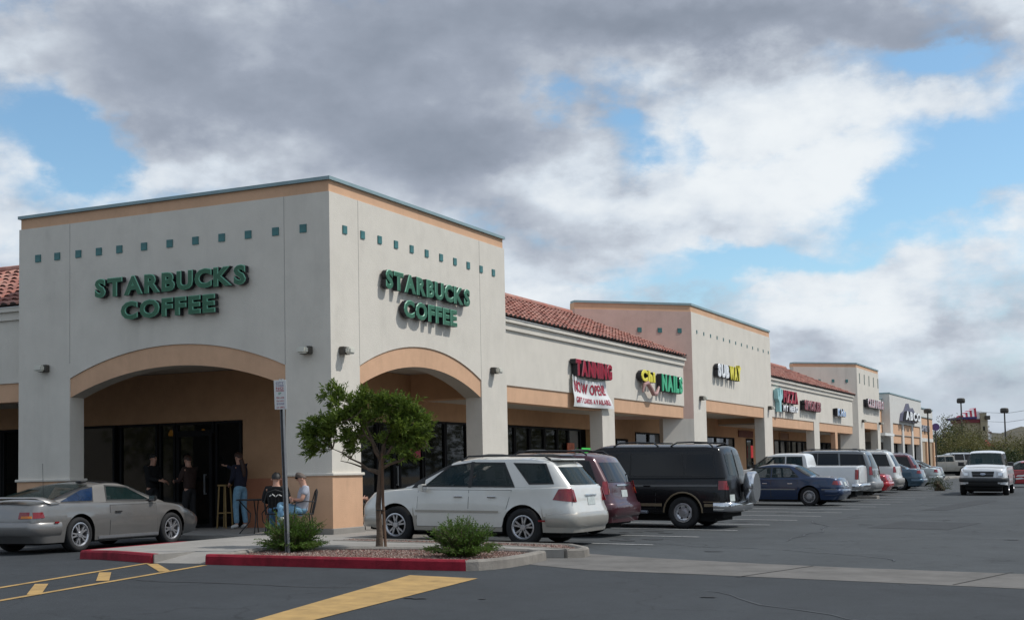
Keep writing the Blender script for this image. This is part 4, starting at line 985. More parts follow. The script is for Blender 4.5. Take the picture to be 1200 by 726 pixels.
    def endp(nm, which, c, m, off=.008, par=None, label=None, thick=.015):
        """c: four (y,z) corners on the rear or front face"""
        s_ = -1 if which == 'rear' else 1; x0 = 0 if which == 'rear' else L
        def fn(u, v):
            y = (c[0][0]*(1-u)+c[1][0]*u)*(1-v)+(c[3][0]*(1-u)+c[2][0]*u)*v; z = (c[0][1]*(1-u)+c[1][1]*u)*(1-v)+(c[3][1]*(1-u)+c[2][1]*u)*v
            W_ = max(.2, S(x0, min(z, top(x0))) if z < top(x0) else GY(x0, z)); f = abs(y)/W_
            x = XA(x0, z)+s_*(.05*(1-min(1, f)**2)+off)
            if f > .97: # wrap round the corner
                x -= s_*(f-.97)*W_*1.3; y = math.copysign(W_*.99+off+min(.03, (f-.97)*.3), y)
            return (x, y, z)
        bm = grid(fn, 8, 4); g = bmesh.ops.extrude_face_region(bm, geom=bm.faces[:])
        for v in [q for q in g['geom'] if isinstance(q, bmesh.types.BMVert)]: v.co.x -= s_*thick
        fixn(bm); return mk(nm, bm, m, par or root, smooth=radians(30), local=True, label=label)
    for e in sp.get('slopes', []): slope(*e)
    for e in sp.get('ends', []): endp(*e)
    for e in sp.get('extra', []): e(root, S, GY, top, gh)
    if clearw and sp.get('clear', True):
        xs_ = [p[0] for c in clearw for p in c]; zb_ = top((min(xs_)+max(xs_))/2)
        for sx_ in sp.get('seats', (max(xs_)-1.02, max(xs_)-1.9)):
            for sgn in (1, -1):
                o = mk('seat', B((sx_, sx_+.14, min(sgn*.14, sgn*.62), max(sgn*.14, sgn*.62), .5, zb_+.12), (sx_+.02, sx_+.5, min(sgn*.14, sgn*.62), max(sgn*.14, sgn*.62), .42, .60), bev=.03), SEAT, root, local=True); mk('headrest', B((sx_+.02, sx_+.12, min(sgn*.26, sgn*.50), max(sgn*.26, sgn*.50), zb_+.14, min(zb_+.32, H-.12)), bev=.03), SEAT, o, local=True)
        mk('dashboard', B((max(xs_)-.32, max(xs_)-.02, -hw+.14, hw-.14, .6, zb_-.01), bev=.03), SEAT, root, local=True); mk('cabin_floor', B((.4, max(xs_)-.1, -hw+.14, hw-.14, .70, .83)), DARK, root, local=True)
    # wheels
    ri, ty = wheel_meshes(R, sp.get('ww', .21), sp.get('rim', 'five'), sp.get('rr', R*.62))
    for w_ in wx:
        for sgn in (1, -1):
            o = bpy.data.objects.new('wheel', ri); link(o, root); o.location = (w_, sgn*(hw-.125), R); o.rotation_euler = (0, random.random()*6, 0 if sgn > 0 else pi)
            if sgn < 0: o.rotation_euler = (0, random.random()*6, pi)
            t_ = bpy.data.objects.new('tyre', ty); link(t_, o)
    # place: local (ox, 0) over P
    ox = sp.get('ox', 0); x, y = P; root.location = (x-cos(rz)*ox, y-sin(rz)*ox, 0)
    fx = root.location.x+cos(rz)*wx[1]; fy = root.location.y+sin(rz)*wx[1]; bx = root.location.x+cos(rz)*wx[0]; by = root.location.y+sin(rz)*wx[0]
    pit = -atan2(gz(fx, fy)-gz(bx, by), wx[1]-wx[0]); lx, ly = -sin(rz), cos(rz); rl = atan2(gz(bx+lx*.7, by+ly*.7)-gz(bx-lx*.7, by-ly*.7), 1.4)
    root.rotation_euler = (rl, pit, rz); root.location.z = gz(bx, by)-(-sin(pit))*wx[0]*1.0
    return root
def rails(x0, x1, z, y, m=None, bars=(), r=.018):
    def f(root, S, GY, top, gh):
        for sgn in (1, -1):
            bm = bmesh.new(); pts = [(x0, sgn*y, gh(x0)-.01), (x0+.12, sgn*y, z), ((x0+x1)/2, sgn*(y+.01), z+.012), (x1-.15, sgn*y, z), (x1, sgn*y, gh(x1)-.01)]; tube(bm, pts, r, 6); rr_ = mk('roof_rail', bm, m or TRIM, root, smooth=1, local=True)
        for b in bars:
            bm = bmesh.new(); tube(bm, [(b, -y, z+.01), (b, -y*.5, z+.03), (b, y*.5, z+.03), (b, y, z+.01)], .016, 6); mk('cross_bar', bm, m or TRIM, root, smooth=1, local=True)
    return f
def mirrors(x, z, m, s=1., arm=.04):
    def f(root, S, GY, top, gh):
        for sgn in (1, -1):
            y = GY(x, z)+.02
            bm = bmesh.new(); vs = box(bm, x-.05*s, x+.06*s, y+arm, y+arm+.20*s, z-.03*s, z+.11*s)
            for v in vs:
                if v.co.x > x: v.co.y = y+arm+.1*s+(v.co.y-y-arm-.1*s)*.7; v.co.z = z+.04*s+(v.co.z-z-.04*s)*.7
            box(bm, x-.02, x+.03, y-.04, y+arm+.03, z-.02, z+.02); bmesh.ops.bevel(bm, geom=[e for e in bm.edges if e.calc_length() > .04], offset=.015, segments=2, affect='EDGES')
            if sgn < 0: bmesh.ops.scale(bm, vec=(1, -1, 1), verts=bm.verts)
            fixn(bm); o = mk('mirror', bm, m, root, smooth=.7, local=True)
            bm = B((x-.056*s, x-.052*s, sgn*(y+arm+.02*s) if sgn > 0 else -(y+arm+.18*s), (y+arm+.18*s) if sgn > 0 else -(y+arm+.02*s), z-.01*s, z+.09*s)); mk('mirror_glass', bm, CHR, o, local=True)
    return f
def blk(nm, b, m, bev=.02, sm_=.7):
    def f(root, S, GY, top, gh): mk(nm, B(*([b] if not isinstance(b[0], tuple) else b), bev=bev), m, root, smooth=sm_, local=True)
    return f
def curvebar(nm, which, L, hw, z0, z1, out, m, wrap=.35, bul=.06, tk=.10):
    """bumper: a bar across the end that follows the body round the corners"""
    def f(root, S, GY, top, gh):
        s_ = -1 if which == 'rear' else 1; x0 = 0 if which == 'rear' else L; bm = bmesh.new(); prev = None; P_ = []; zc = (z0+z1)/2; hh = (z1-z0)/2
        xs = [wrap*(1-i/9) for i in range(9)]; side_ = [(x0-s_*x, S(x0-s_*x, zc)+.012+out*.25) for x in xs]; w0 = side_[-1][1]-.0
        face = []
        for i in range(1, 24):
            u = 1-2*i/24; a = abs(u); y = u*w0*.985; face.append((x0+s_*(out+.052*(1-a*a)-(out+.03)*max(0, (a-.80)/.2)**2.5), y))
        P_ = side_+face+[(x, -y) for x, y in side_[::-1]]; n_ = len(P_)
        for i, (x, y) in enumerate(P_):
            x_, y_ = P_[min(i+1, n_-1)][0]-P_[max(i-1, 0)][0], P_[min(i+1, n_-1)][1]-P_[max(i-1, 0)][1]; l = sqrt(x_*x_+y_*y_); nx, ny = -y_/l*s_, x_/l*s_
            prof = [(-tk, -hh), (-.02, -hh), (.004, -hh*.7), (.016, -hh*.2), (.016, hh*.3), (.004, hh*.75), (-.02, hh), (-tk, hh)]
            ring = [bm.verts.new((x+nx*a, y+ny*a, zc+b)) for a, b in prof]
            if prev:
                for k in range(len(ring)): bm.faces.new((prev[k], ring[k], ring[(k+1) % len(ring)], prev[(k+1) % len(ring)]))
            else: bm.faces.new(ring)
            prev = ring
        bm.faces.new(prev[::-1]); fixn(bm); mk(nm, bm, m, root, smooth=radians(50), local=True)
    return f
def seven(L): return L
PW_ = paint('pearl_white_paint', (.66, .65, .61), .1, .32); CHP = paint('champagne_cladding', (.40, .375, .33), .35, .4)
# --- white crossover with champagne lower body
sp = dict(L=4.42, W=1.82, H=1.58, R=.345, rw=.98, fw=3.60, paint=PW_, lowmat=CHP, lowz=.50, sill=.26, rim='five', rr=.213, ww=.23, tum=.30, gy=.03, crease=1, bt=.95, pr=.40, pf=.85, pfa=.20,
    tail=[(.2, .06), (.45, 0), (.64, .0), (.68, .05), (.95, .09), (1.08, .13), (1.45, .44), (1.55, .55)], nose=[(.2, .12), (.5, 0), (.68, .01), (.80, .08), (.95, .2)],
    top=[(0, 1.07), (1.5, 1.05), (3.1, 1.03), (3.35, 1.02), (3.8, .985), (4.15, .92), (4.32, .85), (4.42, .76)],
    gh=[(0, 1.51), (.30, 1.545), (1.1, 1.58), (2.1, 1.575), (2.45, 1.53), (2.75, 1.39), (3.40, 1.05), (3.55, .95)],
    windows=[([(2.10, 1.07), (3.02, 1.07), (2.54, 1.43), (2.10, 1.495)], CGL), ([(2.065, 1.07), (2.085, 1.07), (2.085, 1.495), (2.065, 1.495)], TRIM), ([(1.18, 1.07), (2.05, 1.07), (2.05, 1.495), (1.44, 1.49)], CGL), ([(3.04, 1.065), (3.26, 1.055), (3.15, 1.14), (3.04, 1.22)], TRIM), ([(.42, 1.13), (.88, 1.12), (1.24, 1.48), (.62, 1.47)], CGL)],
    slights=[([(.02, .80), (.40, .84), (.30, 1.03), (.10, 1.04)], REDL)],
    doors=[[(2.08, .34), (3.14, .34), (3.12, 1.0), (2.08, 1.0)], [(1.40, .34), (2.07, .34), (2.07, 1.0), (1.22, 1.0)]], handle=CHR,
    strips=[([(1.46, .60), (3.16, .60), (3.16, .635), (1.46, .635)], CHP)],
    slopes=[('windshield', 3.36, 2.52, CGL)],
    ends=[('rear_window', 'rear', [(-.68, 1.10), (.68, 1.10), (.60, 1.42), (-.60, 1.42)], CGL), ('taillight', 'rear', [(.62, .80), (.84, .80), (.84, 1.04), (.66, 1.02)], REDL), ('taillight', 'rear', [(-.62, .80), (-.84, .80), (-.84, 1.04), (-.66, 1.02)], REDL), ('licence_plate', 'rear', [(-.17, .74), (.17, .74), (.17, .88), (-.17, .88)], PLT), ('plate_handle', 'rear', [(-.26, .90), (.26, .90), (.26, .93), (-.26, .93)], CHR, .02),
          ('headlight', 'front', [(.5, .62), (.95, .66), (.92, .78), (.5, .76)], CLR), ('headlight', 'front', [(-.5, .62), (-.95, .66), (-.92, .78), (-.5, .76)], CLR), ('grille', 'front', [(-.42, .58), (.42, .58), (.42, .74), (-.42, .74)], TRIM)],
    extra=[curvebar('bumper', 'rear', 4.42, .91, .36, .62, .01, CHP, wrap=.52), curvebar('bumper', 'front', 4.42, .89, .30, .54, .0, CHP, wrap=.6), mirrors(2.98, 1.0, PW_), rails(.55, 2.35, 1.615, .62, TRIM, bars=(.9, 1.95)),
        lambda root, S, GY, top, gh: mk('spoiler', B((.36, .80, -.56, .56, 1.535, 1.57), bev=.014), PW_, root, local=True),
        lambda root, S, GY, top, gh: mk('rear_wiper', B((.205, .225, -.30, .15, 1.09, 1.105)), TRIM, root, local=True)])
sp['extra'].append(lambda root, S, GY, top, gh: mk('side_marker', B((.50, .63, S(.56, .47)+.09, S(.56, .47)+.105, .455, .485)), REDL, root, local=True))
car('parked_suv', 'pearl white crossover with champagne lower body and roof rails nearest the corner tower', 'car', (5.86, -.50), pi, sp)
def suv(L, Wd, H, pt, fw_, rw_, R=.36, belt=1.05, glass=TINT, rim='five', low=None, lowz=.55, tailx=.45, hood=1.0, rail=True, lights=(.78, 1.02), bump=None, railm=TRIM, three=True, roofx=2.7, sq=.0, lz=None):
    f1 = L-1.25; cw = L-1.35; lo_, hi_ = lights
    ws = [([(rw_+1.05+.12, belt+.03), (cw-.18, belt+.03), (cw-.72, H-.16), (rw_+1.17, H-.12)], glass), ([(rw_+.28, belt+.03), (rw_+1.10, belt+.03), (rw_+1.10, H-.12), (rw_+.34, H-.12)], glass)]
    ws.append(([(tailx*.55+.12, belt+.06), (rw_+.18, belt+.05), (rw_+.22, H-.14), (tailx+.12, H-.16)], glass))
    d = dict(slights=[([(.06, lo_), (.20, lo_), (.20, hi_), (.12, hi_)], REDL)], L=L, W=Wd, H=H, R=R, rw=rw_, fw=fw_, paint=pt, lowmat=low, lowz=lowz, sill=.30, rim=rim, rr=R*.62, ww=.24, tum=.22, gy=.04, bt=.8, pt=.07, pr=.35,
        tail=[(.3, .03), (.5, 0), (.68, 0), (.74, .07), (belt, .12), (H-.1, tailx), (H, tailx+.08)], nose=[(.3, .1), (.55, 0), (.75, .02), (hood, .12), (H, .3)],
        top=[(0, belt-.02), (cw-.2, belt), (cw+.1, hood+.02), (L-.5, hood-.07), (L-.1, hood-.13), (L, hood-.22)], gh=[(0, H-.05), (.6, H-.01), (2.2, H), (cw-.95, H-.03), (cw-.72, H-.1), (cw, belt+.02), (cw+.15, hood)],
        windows=ws, doors=[[(rw_+1.12, .42), (cw-.02, .42), (cw-.06, belt-.06), (rw_+1.12, belt-.06)], [(rw_+.42, .42), (rw_+1.10, .42), (rw_+1.10, belt-.06), (rw_+.32, belt-.06)]],
        slopes=[('windshield', cw-.03, cw-.72, CGL)],
        ends=[('rear_window', 'rear', [(-Wd*.36, belt+.04), (Wd*.36, belt+.04), (Wd*.32, H-.17), (-Wd*.32, H-.17)], glass)]+
             [('taillight', 'rear', [(s*Wd*.40, lo_), (s*Wd*.53, lo_), (s*Wd*.52, hi_), (s*Wd*.40, hi_)], REDL) for s in (1, -1)]+
             [('licence_plate', 'rear', [(-.16, .80), (.16, .80), (.16, .94), (-.16, .94)], PLT), ('grille', 'front', [(-.45, .65), (.45, .65), (.45, .85), (-.45, .85)], TRIM)]+[('headlight', 'front', [(s*.5, .68), (s*.9, .7), (s*.88, .84), (s*.5, .84)], CLR) for s in (1, -1)],
        extra=[curvebar('bumper', 'rear', L, Wd/2, .42, .68, .03, bump or pt, wrap=.45), curvebar('bumper', 'front', L, Wd/2-.01, .38, .62, .02, bump or pt, wrap=.4), mirrors(cw-.2, belt+.02, pt if not bump else TRIM)])
    if rail: d['extra'].append(rails(tailx+.2, cw-1.0, H+.055, Wd*.33, railm, bars=(tailx+.55, cw-1.3)))
    return d
MAR = paint('maroon_paint', (.055, .006, .012), .2, .3)
sp = suv(4.61, 1.83, 1.67, MAR, 3.72, 1.03, belt=1.06, tailx=.42, lights=(.86, 1.12), R=.365)
sp['ends'] += [('amber_lamp', 'rear', [(.735, .90), (.90, .90), (.90, .985), (.735, .985)], AMB, .016), ('amber_lamp', 'rear', [(-.735, .90), (-.90, .90), (-.90, .985), (-.735, .985)], AMB, .016), ('plate_handle', 'rear', [(-.35, 1.03), (.35, 1.03), (.35, 1.055), (-.35, 1.055)], CHR, .02)]
sp['extra'].append(lambda root, S, GY, top, gh: mk('exhaust', B((.02, .35, .35, .42, .30, .37), bev=.02), TRIM, root, local=True)); sp['extra'].append(lambda root, S, GY, top, gh: mk('rear_wiper', B((.13, .15, -.05, .5, 1.13, 1.15)), TRIM, root, local=True))
car('parked_suv', 'dark maroon sport utility wagon between the white crossover and the black van', 'car', (5.36, 2.62), pi, sp)
# --- black conversion van
VB = mat('black_van_paint', (.004, .004, .005), .25, var=.02, coat=.25, spec=.3); GOLD = mat('gold_pinstripe', (.20, .155, .10), .4, metal=.4); VN = paint('dark_blue_roof', (.008, .012, .03), .2, .25)
L = 5.1; H = 1.86
sp = dict(L=L, W=2.0, H=H, R=.36, rw=1.02, fw=3.9, paint=VB, sill=.36, rim='steel', rr=.21, ww=.25, tum=.20, gy=.02, bt=.6, pt=.05, pr=.25, crown=.04, gsm=.05, ag=.08, clear=False,
    tail=[(.3, .03), (.6, 0), (1.1, .03), (1.75, .2), (1.9, .28)], nose=[(.3, .1), (.6, 0), (.9, .02), (1.1, .1)],
    top=[(0, 1.14), (3.8, 1.12), (4.15, 1.08), (4.8, .98), (5.1, .85)], gh=[(0, H-.03), (.5, H+.01), (2.6, H+.02), (3.1, H), (3.45, H-.12), (4.25, 1.14), (4.4, 1.04)],
    windows=[([(.30, 1.19), (.98, 1.19), (.98, 1.68), (.38, 1.68)], TINT), ([(1.02, 1.19), (2.30, 1.19), (2.30, 1.68), (1.10, 1.68)], TINT), ([(2.34, 1.15), (2.62, 1.15), (2.62, 1.68), (2.34, 1.68)], TINT), ([(2.68, 1.18), (3.40, 1.18), (3.25, 1.68), (2.68, 1.68)], TINT), ([(3.44, 1.18), (4.05, 1.18), (3.66, 1.62), (3.44, 1.64)], TINT)],
    slights=[([(.02, .88), (.20, .88), (.20, 1.08), (.03, 1.08)], REDL)],
    doors=[[(3.40, .46), (4.08, .46), (4.08, 1.08), (3.40, 1.08)], [(1.68, .46), (2.58, .46), (2.58, 1.08), (1.68, 1.08)]],
    strips=[([(.14, .50), (.52, .50), (.52, .565), (.14, .565)], GOLD), ([(1.52, .50), (3.40, .50), (3.40, .565), (1.52, .565)], GOLD), ([(.22, .95), (4.0, .93), (4.0, .97), (.22, 1.0)], mat('silver_pinstripe', (.10, .10, .10), .4, metal=.3)), ([(.16, .60), (.54, .60), (.54, .615), (.16, .615)], GOLD)],
    slopes=[('windshield', 4.20, 3.50, CGL)],
    ends=[('rear_window', 'rear', [(.05, 1.20), (.62, 1.20), (.60, 1.68), (.05, 1.68)], CGL), ('rear_window', 'rear', [(-.62, 1.20), (-.05, 1.20), (-.05, 1.68), (-.60, 1.68)], CGL)]+[('taillight', 'rear', [(s*.82, .88), (s*1.06, .88), (s*1.06, 1.10), (s*.82, 1.10)], REDL, .02) for s in (1, -1)]+
      [('licence_plate', 'rear', [(.45, .62), (.75, .62), (.75, .77), (.45, .77)], PLT), ('door_gap', 'rear', [(-.008, .7), (.008, .7), (.008, 1.78), (-.008, 1.78)], SEAM, .012), ('grille', 'front', [(-.5, .62), (.5, .62), (.5, .85), (-.5, .85)], CHR)],
    extra=[curvebar('bumper', 'rear', L, 1.0, .40, .60, .10, CHR, wrap=.3), curvebar('bumper', 'front', L, 1.0, .40, .60, .06, CHR, wrap=.3), mirrors(3.85, 1.16, TRIM, 1.2), rails(.4, 1.4, H+.085, .68, TRIM), rails(1.7, 2.8, H+.085, .68, TRIM)])
def spare(root, S, GY, top, gh):
    bm = bmesh.new(); lathe(bm, [(0, -.13), (.25, -.13), (.34, -.11), (.37, -.06), (.37, .08), (.33, .12), (0, .12)], 32, axis='y'); bmesh.ops.rotate(bm, verts=bm.verts, cent=(0, 0, 0), matrix=Matrix.Rotation(pi/2, 3, 'Z')); bmesh.ops.translate(bm, verts=bm.verts, vec=(-.22, -.34, .92))
    for f in bm.faces: f.material_index = 0
    o = mk('spare_wheel_cover', fixn(bm), CHR, root, smooth=radians(40), local=True)
    mk('spare_bracket', B((-.12, .02, -.42, -.28, .82, 1.0)), TRIM, root, local=True)
def running(root, S, GY, top, gh):
    for s in (1, -1): mk('running_board', B((1.85, 3.55, min(s*.94, s*1.08), max(s*.94, s*1.08), .33, .40), bev=.015), mat('running_board_metal', (.25, .27, .31), .35, metal=.6), root, local=True); mk('mud_flap', B((.80, .815, min(s*.78, s*1.0), max(s*.78, s*1.0), .16, .5)), TRIM, root, local=True)
def roofcap(root, S, GY, top, gh):
    def fn(u, v):
        x = .34+3.0*v; zt = gh(x); f = -1+2*u; y = GY(x, zt-.06)*f; return (x, y*1.012, zt-.09*abs(f)**6+.045*(1-f*f)+.006)
    mk('raised_roof', grid(fn, 16, 8), VN, root, smooth=1, local=True)
def arch_trim(m):
    def f(root, S, GY, top, gh):
        for s in (1, -1):
            bm = bmesh.new(); tube(bm, [(1.02-.455*cos(pi*i/14), s*(S(1.02-.455*cos(pi*i/14), .6)+.012), .36+.455*sin(pi*i/14)) for i in range(15)], .02, 6); mk('wheel_lip', bm, m, root, smooth=1, local=True)
    return f
sp['extra'] += [spare, running, roofcap, arch_trim(GOLD)]
car('parked_van', 'black conversion van with gold pinstripes and chrome spare wheel cover', 'van', (6.48, 7.02), pi, sp)
# --- sedans
def sedan(L, Wd, H, pt, rw_, fw_, R=.32, rim='five', deck=.98, belt=.93, hood=.88, rb=.95, rt_=1.55, wt=2.75, cw=3.55, lights=None, glass=CGL, tailz=None, plate=True, low=None, strips=True, rr=None, coupe=False, chrome=False, bumpm=None):
    bpil = (rt_+wt)/2+.12
    wn = [([(bpil+.04, belt+.02), (cw-.10, belt+.01), (wt+.10, H-.115), (bpil+.04, H-.10)], glass)]
    wn.append(([(rt_-.22, belt+.05), (bpil-.02, belt+.02), (bpil-.02, H-.10), (rt_+.14, H-.115)], glass))
    lt = lights or (Wd*.30, Wd*.53, .70, .84)
    d = dict(slights=[([(.05, lt[2]), (.26, lt[2]+.01), (.22, lt[3]), (.10, lt[3])], REDL)], L=L, W=Wd, H=H, R=R, rw=rw_, fw=fw_, paint=pt, sill=.22, rim=rim, rr=rr or R*.62, tum=.42, gy=.07, bt=.6, pt=.11, pr=.5, crown=.03, lowmat=low, lowz=.34, crease=1,
        tail=[(.2, .12), (.35, .02), (.55, 0), (.72, .03), (deck, .14), (H, .3)], nose=[(.2, .15), (.45, 0), (.6, .02), (.75, .15), (.9, .4)],
        top=[(0, deck-.06), (.25, deck-.01), (rb-.1, deck), (rt_, belt+.03), (cw, belt), (cw+.25, hood+.015), (L-.6, hood-.08), (L-.15, hood-.18), (L, hood-.28)],
        gh=[(0, deck-.2), (rb-.12, deck-.02), (rb, deck+.015), (rt_-.1, H-.09), (rt_+.12, H-.02), (rt_+.5, H), (wt-.35, H-.005), (wt-.05, H-.05), (cw-.02, belt+.02), (cw+.1, belt-.1)],
        windows=wn, doors=[[(bpil+.01, .30), (cw-.05, .30), (cw-.02, belt-.05), (bpil+.01, belt-.05)]]+([] if coupe else [[(rw_+R+.12, .30), (bpil-.01, .30), (bpil-.01, belt-.05), (rt_-.2, belt-.05)]]),
        slopes=[('windshield', cw-.04, wt-.02, glass), ('rear_window', rb+.03, rt_-.05, glass)], handle=CHR if chrome else pt,
        ends=[('taillight', 'rear', [(s*lt[0], lt[2]), (s*lt[1], lt[2]), (s*lt[1], lt[3]), (s*lt[0], lt[3])], REDL) for s in (1, -1)]+[('licence_plate', 'rear', [(-.16, .68), (.16, .68), (.16, .82), (-.16, .82)], PLT)]+[('headlight', 'front', [(s*.45, .56), (s*.85, .57), (s*.82, .68), (s*.45, .66)], CLR) for s in (1, -1)],
        extra=[curvebar('bumper', 'rear', L, Wd/2-.01, .36, .58, .03, bumpm or pt, wrap=.5), curvebar('bumper', 'front', L, Wd/2-.01, .30, .52, .02, pt, wrap=.5), mirrors(cw-.28, belt+.02, pt, .85)])
    if strips: d['strips'] = [([(rw_+R+.14, .545), (fw_-R-.12, .545), (fw_-R-.12, .585), (rw_+R+.14, .585)], CHR if chrome else TRIM), ([(.12, .545), (rw_-R-.10, .545), (rw_-R-.10, .585), (.12, .585)], CHR if chrome else TRIM)]
    return d
NAVY = paint('navy_blue_paint', (.010, .030, .085), .35, .3)
sp = sedan(5.0, 1.88, 1.41, NAVY, 1.04, 3.90, R=.325, rim='cap', rb=1.0, rt_=1.62, wt=2.85, cw=3.6, chrome=True, lights=(.60, 1.02, .72, .86)); sp['ends'].append(('reverse_lamp', 'rear', [(.42, .73), (.58, .73), (.58, .85), (.42, .85)], CLR)); sp['ends'].append(('reverse_lamp', 'rear', [(-.42, .73), (-.58, .73), (-.58, .85), (-.42, .85)], CLR))
car('parked_sedan', 'navy blue four door sedan with grey wheel covers behind the van', 'car', (5.62, 23.5), pi, sp)
# --- pickups
def pickup(L, Wd, H, pt, rw_, fw_, R=.38, bed=1.9, rail_=1.32, belt=1.22, hood=1.16, ext=True, bumpm=CHR, rim='steel', cabx=None, low=None):
    cb = bed+.02; cw = L-1.45
    wn = [([(cw-1.32, belt+.05), (cw-.15, belt+.04), (cw-.62, H-.13), (cw-1.32, H-.12)], CGL), ([(cb+.15, belt+.05), (cw-1.40, belt+.05), (cw-1.40, H-.12), (cb+.22, H-.12)], CGL)]
    d = dict(slights=[([(.0, .84), (.12, .84), (.12, 1.20), (.0, 1.20)], REDL)], L=L, W=Wd, H=H, R=R, rw=rw_, fw=fw_, paint=pt, sill=.42, wz=R, ag=.09, rim=rim, rr=R*.58, ww=.25, tum=.24, gy=.05, bt=.3, pt=.03, pr=.2, crown=.03, gsm=.035, tsm=.05, lowmat=low, lowz=.62,
        tail=[(.3, .02), (1.4, .02)], nose=[(.3, .1), (.6, 0), (.95, .02), (1.1, .08), (1.2, .2)],
        top=[(0, rail_), (bed-.08, rail_), (cb+.05, belt+.02), (cw, belt), (cw+.2, hood+.02), (L-.3, hood-.06), (L-.05, hood-.12), (L, hood-.2)],
        gh=[(0, rail_-.2), (bed-.03, rail_-.1), (cb, rail_+.0), (cb+.05, H-.08), (cb+.16, H-.01), (cb+.8, H), (cw-.95, H-.01), (cw-.62, H-.08), (cw, belt+.03), (cw+.12, belt-.1)],
        windows=wn, doors=[[(cw-1.36, .52), (cw+.02, .52), (cw+.02, belt-.05), (cw-1.36, belt-.05)], [(cb+.1, .52), (cw-1.38, .52), (cw-1.38, belt-.05), (cb+.1, belt-.05)]], slopes=[('windshield', cw-.03, cw-.60, CGL)],
        ends=[('taillight', 'rear', [(s*(Wd/2-.12), .82), (s*(Wd/2+.01), .82), (s*(Wd/2+.01), 1.2), (s*(Wd/2-.12), 1.2)], REDL, .02) for s in (1, -1)]+[('tailgate', 'rear', [(-.76, .72), (.76, .72), (.76, 1.27), (-.76, 1.27)], pt, .02)],
        extra=[curvebar('bumper', 'rear', L, Wd/2, .46, .68, .12, bumpm, wrap=.22), mirrors(cw-.22, belt+.05, TRIM, 1.3, .06)])
    return d
WHP = paint('white_truck_paint', (.70, .71, .71), 0, .35)
sp = pickup(5.55, 1.95, 1.80, WHP, 1.12, 4.52)
car('parked_pickup', 'white extended cab pickup with chrome rear bumper behind the navy sedan', 'pickup', (5.35, 28.2), pi, sp)
GRY = paint('grey_metallic_paint', (.16, .17, .175), .5, .32)
sp = suv(5.3, 2.0, 1.92, GRY, 4.25, 1.15, belt=1.18, tailx=.38, lights=(.95, 1.28), R=.38, low=mat('grey_lower_body', (.17, .17, .16), .5), lowz=.6, bump=mat('grey_bumper', (.30, .30, .30), .4, metal=.3))
car('parked_suv', 'large grey sport utility wagon with roof rails beside the white pickup', 'car', (5.15, 32.6), pi, sp)
REDP = paint('bright_red_paint', (.42, .006, .014), .1, .25)
sp = sedan(4.4, 1.78, 1.24, REDP, 1.0, 3.5, R=.31, deck=.92, belt=.86, hood=.8, rb=.55, rt_=1.5, wt=2.35, cw=3.1, coupe=True, strips=False, lights=(.5, .92, .66, .80))
car('parked_coupe', 'low bright red coupe between the grey wagon and the white wagon', 'car', (4.85, 37.2), pi, sp)
SQ = paint('silver_white_paint', (.60, .60, .575), .1, .35); SQL = mat('warm_grey_lower_body', (.30, .29, .27), .5, metal=.2)
sp = suv(5.18, 1.98, 1.93, SQ, 4.2, 1.17, belt=1.2, tailx=.45, lights=(.95, 1.22), R=.38, low=SQL, lowz=.68, bump=SQL, rail=True, railm=SQ)
car('parked_suv', 'large white wagon with warm grey lower body, right of the red coupe', 'car', (4.6, 41.6), pi, sp)
SLB = paint('slate_blue_paint', (.055, .105, .15), .4, .3)
sp = sedan(4.9, 1.86, 1.46, SLB, 1.05, 3.85, R=.33, deck=1.06, belt=.98, hood=.92, rb=.75, rt_=1.45, wt=2.7, cw=3.5, strips=False, lights=(.55, 1.02, .84, 1.0))
car('parked_sedan', 'slate blue rounded sedan with red corner tail lamps right of the white wagon', 'car', (4.95, 46.6), pi, sp)
MR2 = paint('wine_red_paint', (.12, .010, .02), .2, .3)
sp = suv(4.75, 1.82, 1.80, MR2, 3.75, 1.0, belt=1.08, tailx=.5, lights=(.85, 1.25), R=.36, low=mat('wagon_silver_lower', (.30, .30, .29), .4, metal=.3), lowz=.6, railm=ALU)
car('parked_suv', 'wine red wagon with silver roof rails behind the slate blue sedan', 'car', (4.2, 50.6), pi, sp)
SLV = paint('silver_paint', (.42, .45, .43), .4, .3)
sp = sedan(4.7, 1.80, 1.43, SLV, 1.0, 3.7, R=.32, deck=1.02, belt=.95, hood=.9, rb=.7, rt_=1.4, wt=2.6, cw=3.4, strips=False, lights=(.55, .98, .78, .96))
car('parked_sedan', 'silver green sedan parked past the wine red wagon', 'car', (4.35, 57.0), pi, sp)
DKB = paint('dark_navy_paint', (.012, .02, .035), .2, .3)
sp = sedan(4.7, 1.80, 1.45, DKB, 1.0, 3.7, R=.32, deck=1.05, belt=.97, hood=.9, rb=.7, rt_=1.4, wt=2.6, cw=3.4, strips=False, lights=(.55, .98, .78, .98))
car('parked_sedan', 'dark navy sedan with red tail lamps beyond the silver sedan', 'car', (3.7, 63.0), pi, sp)
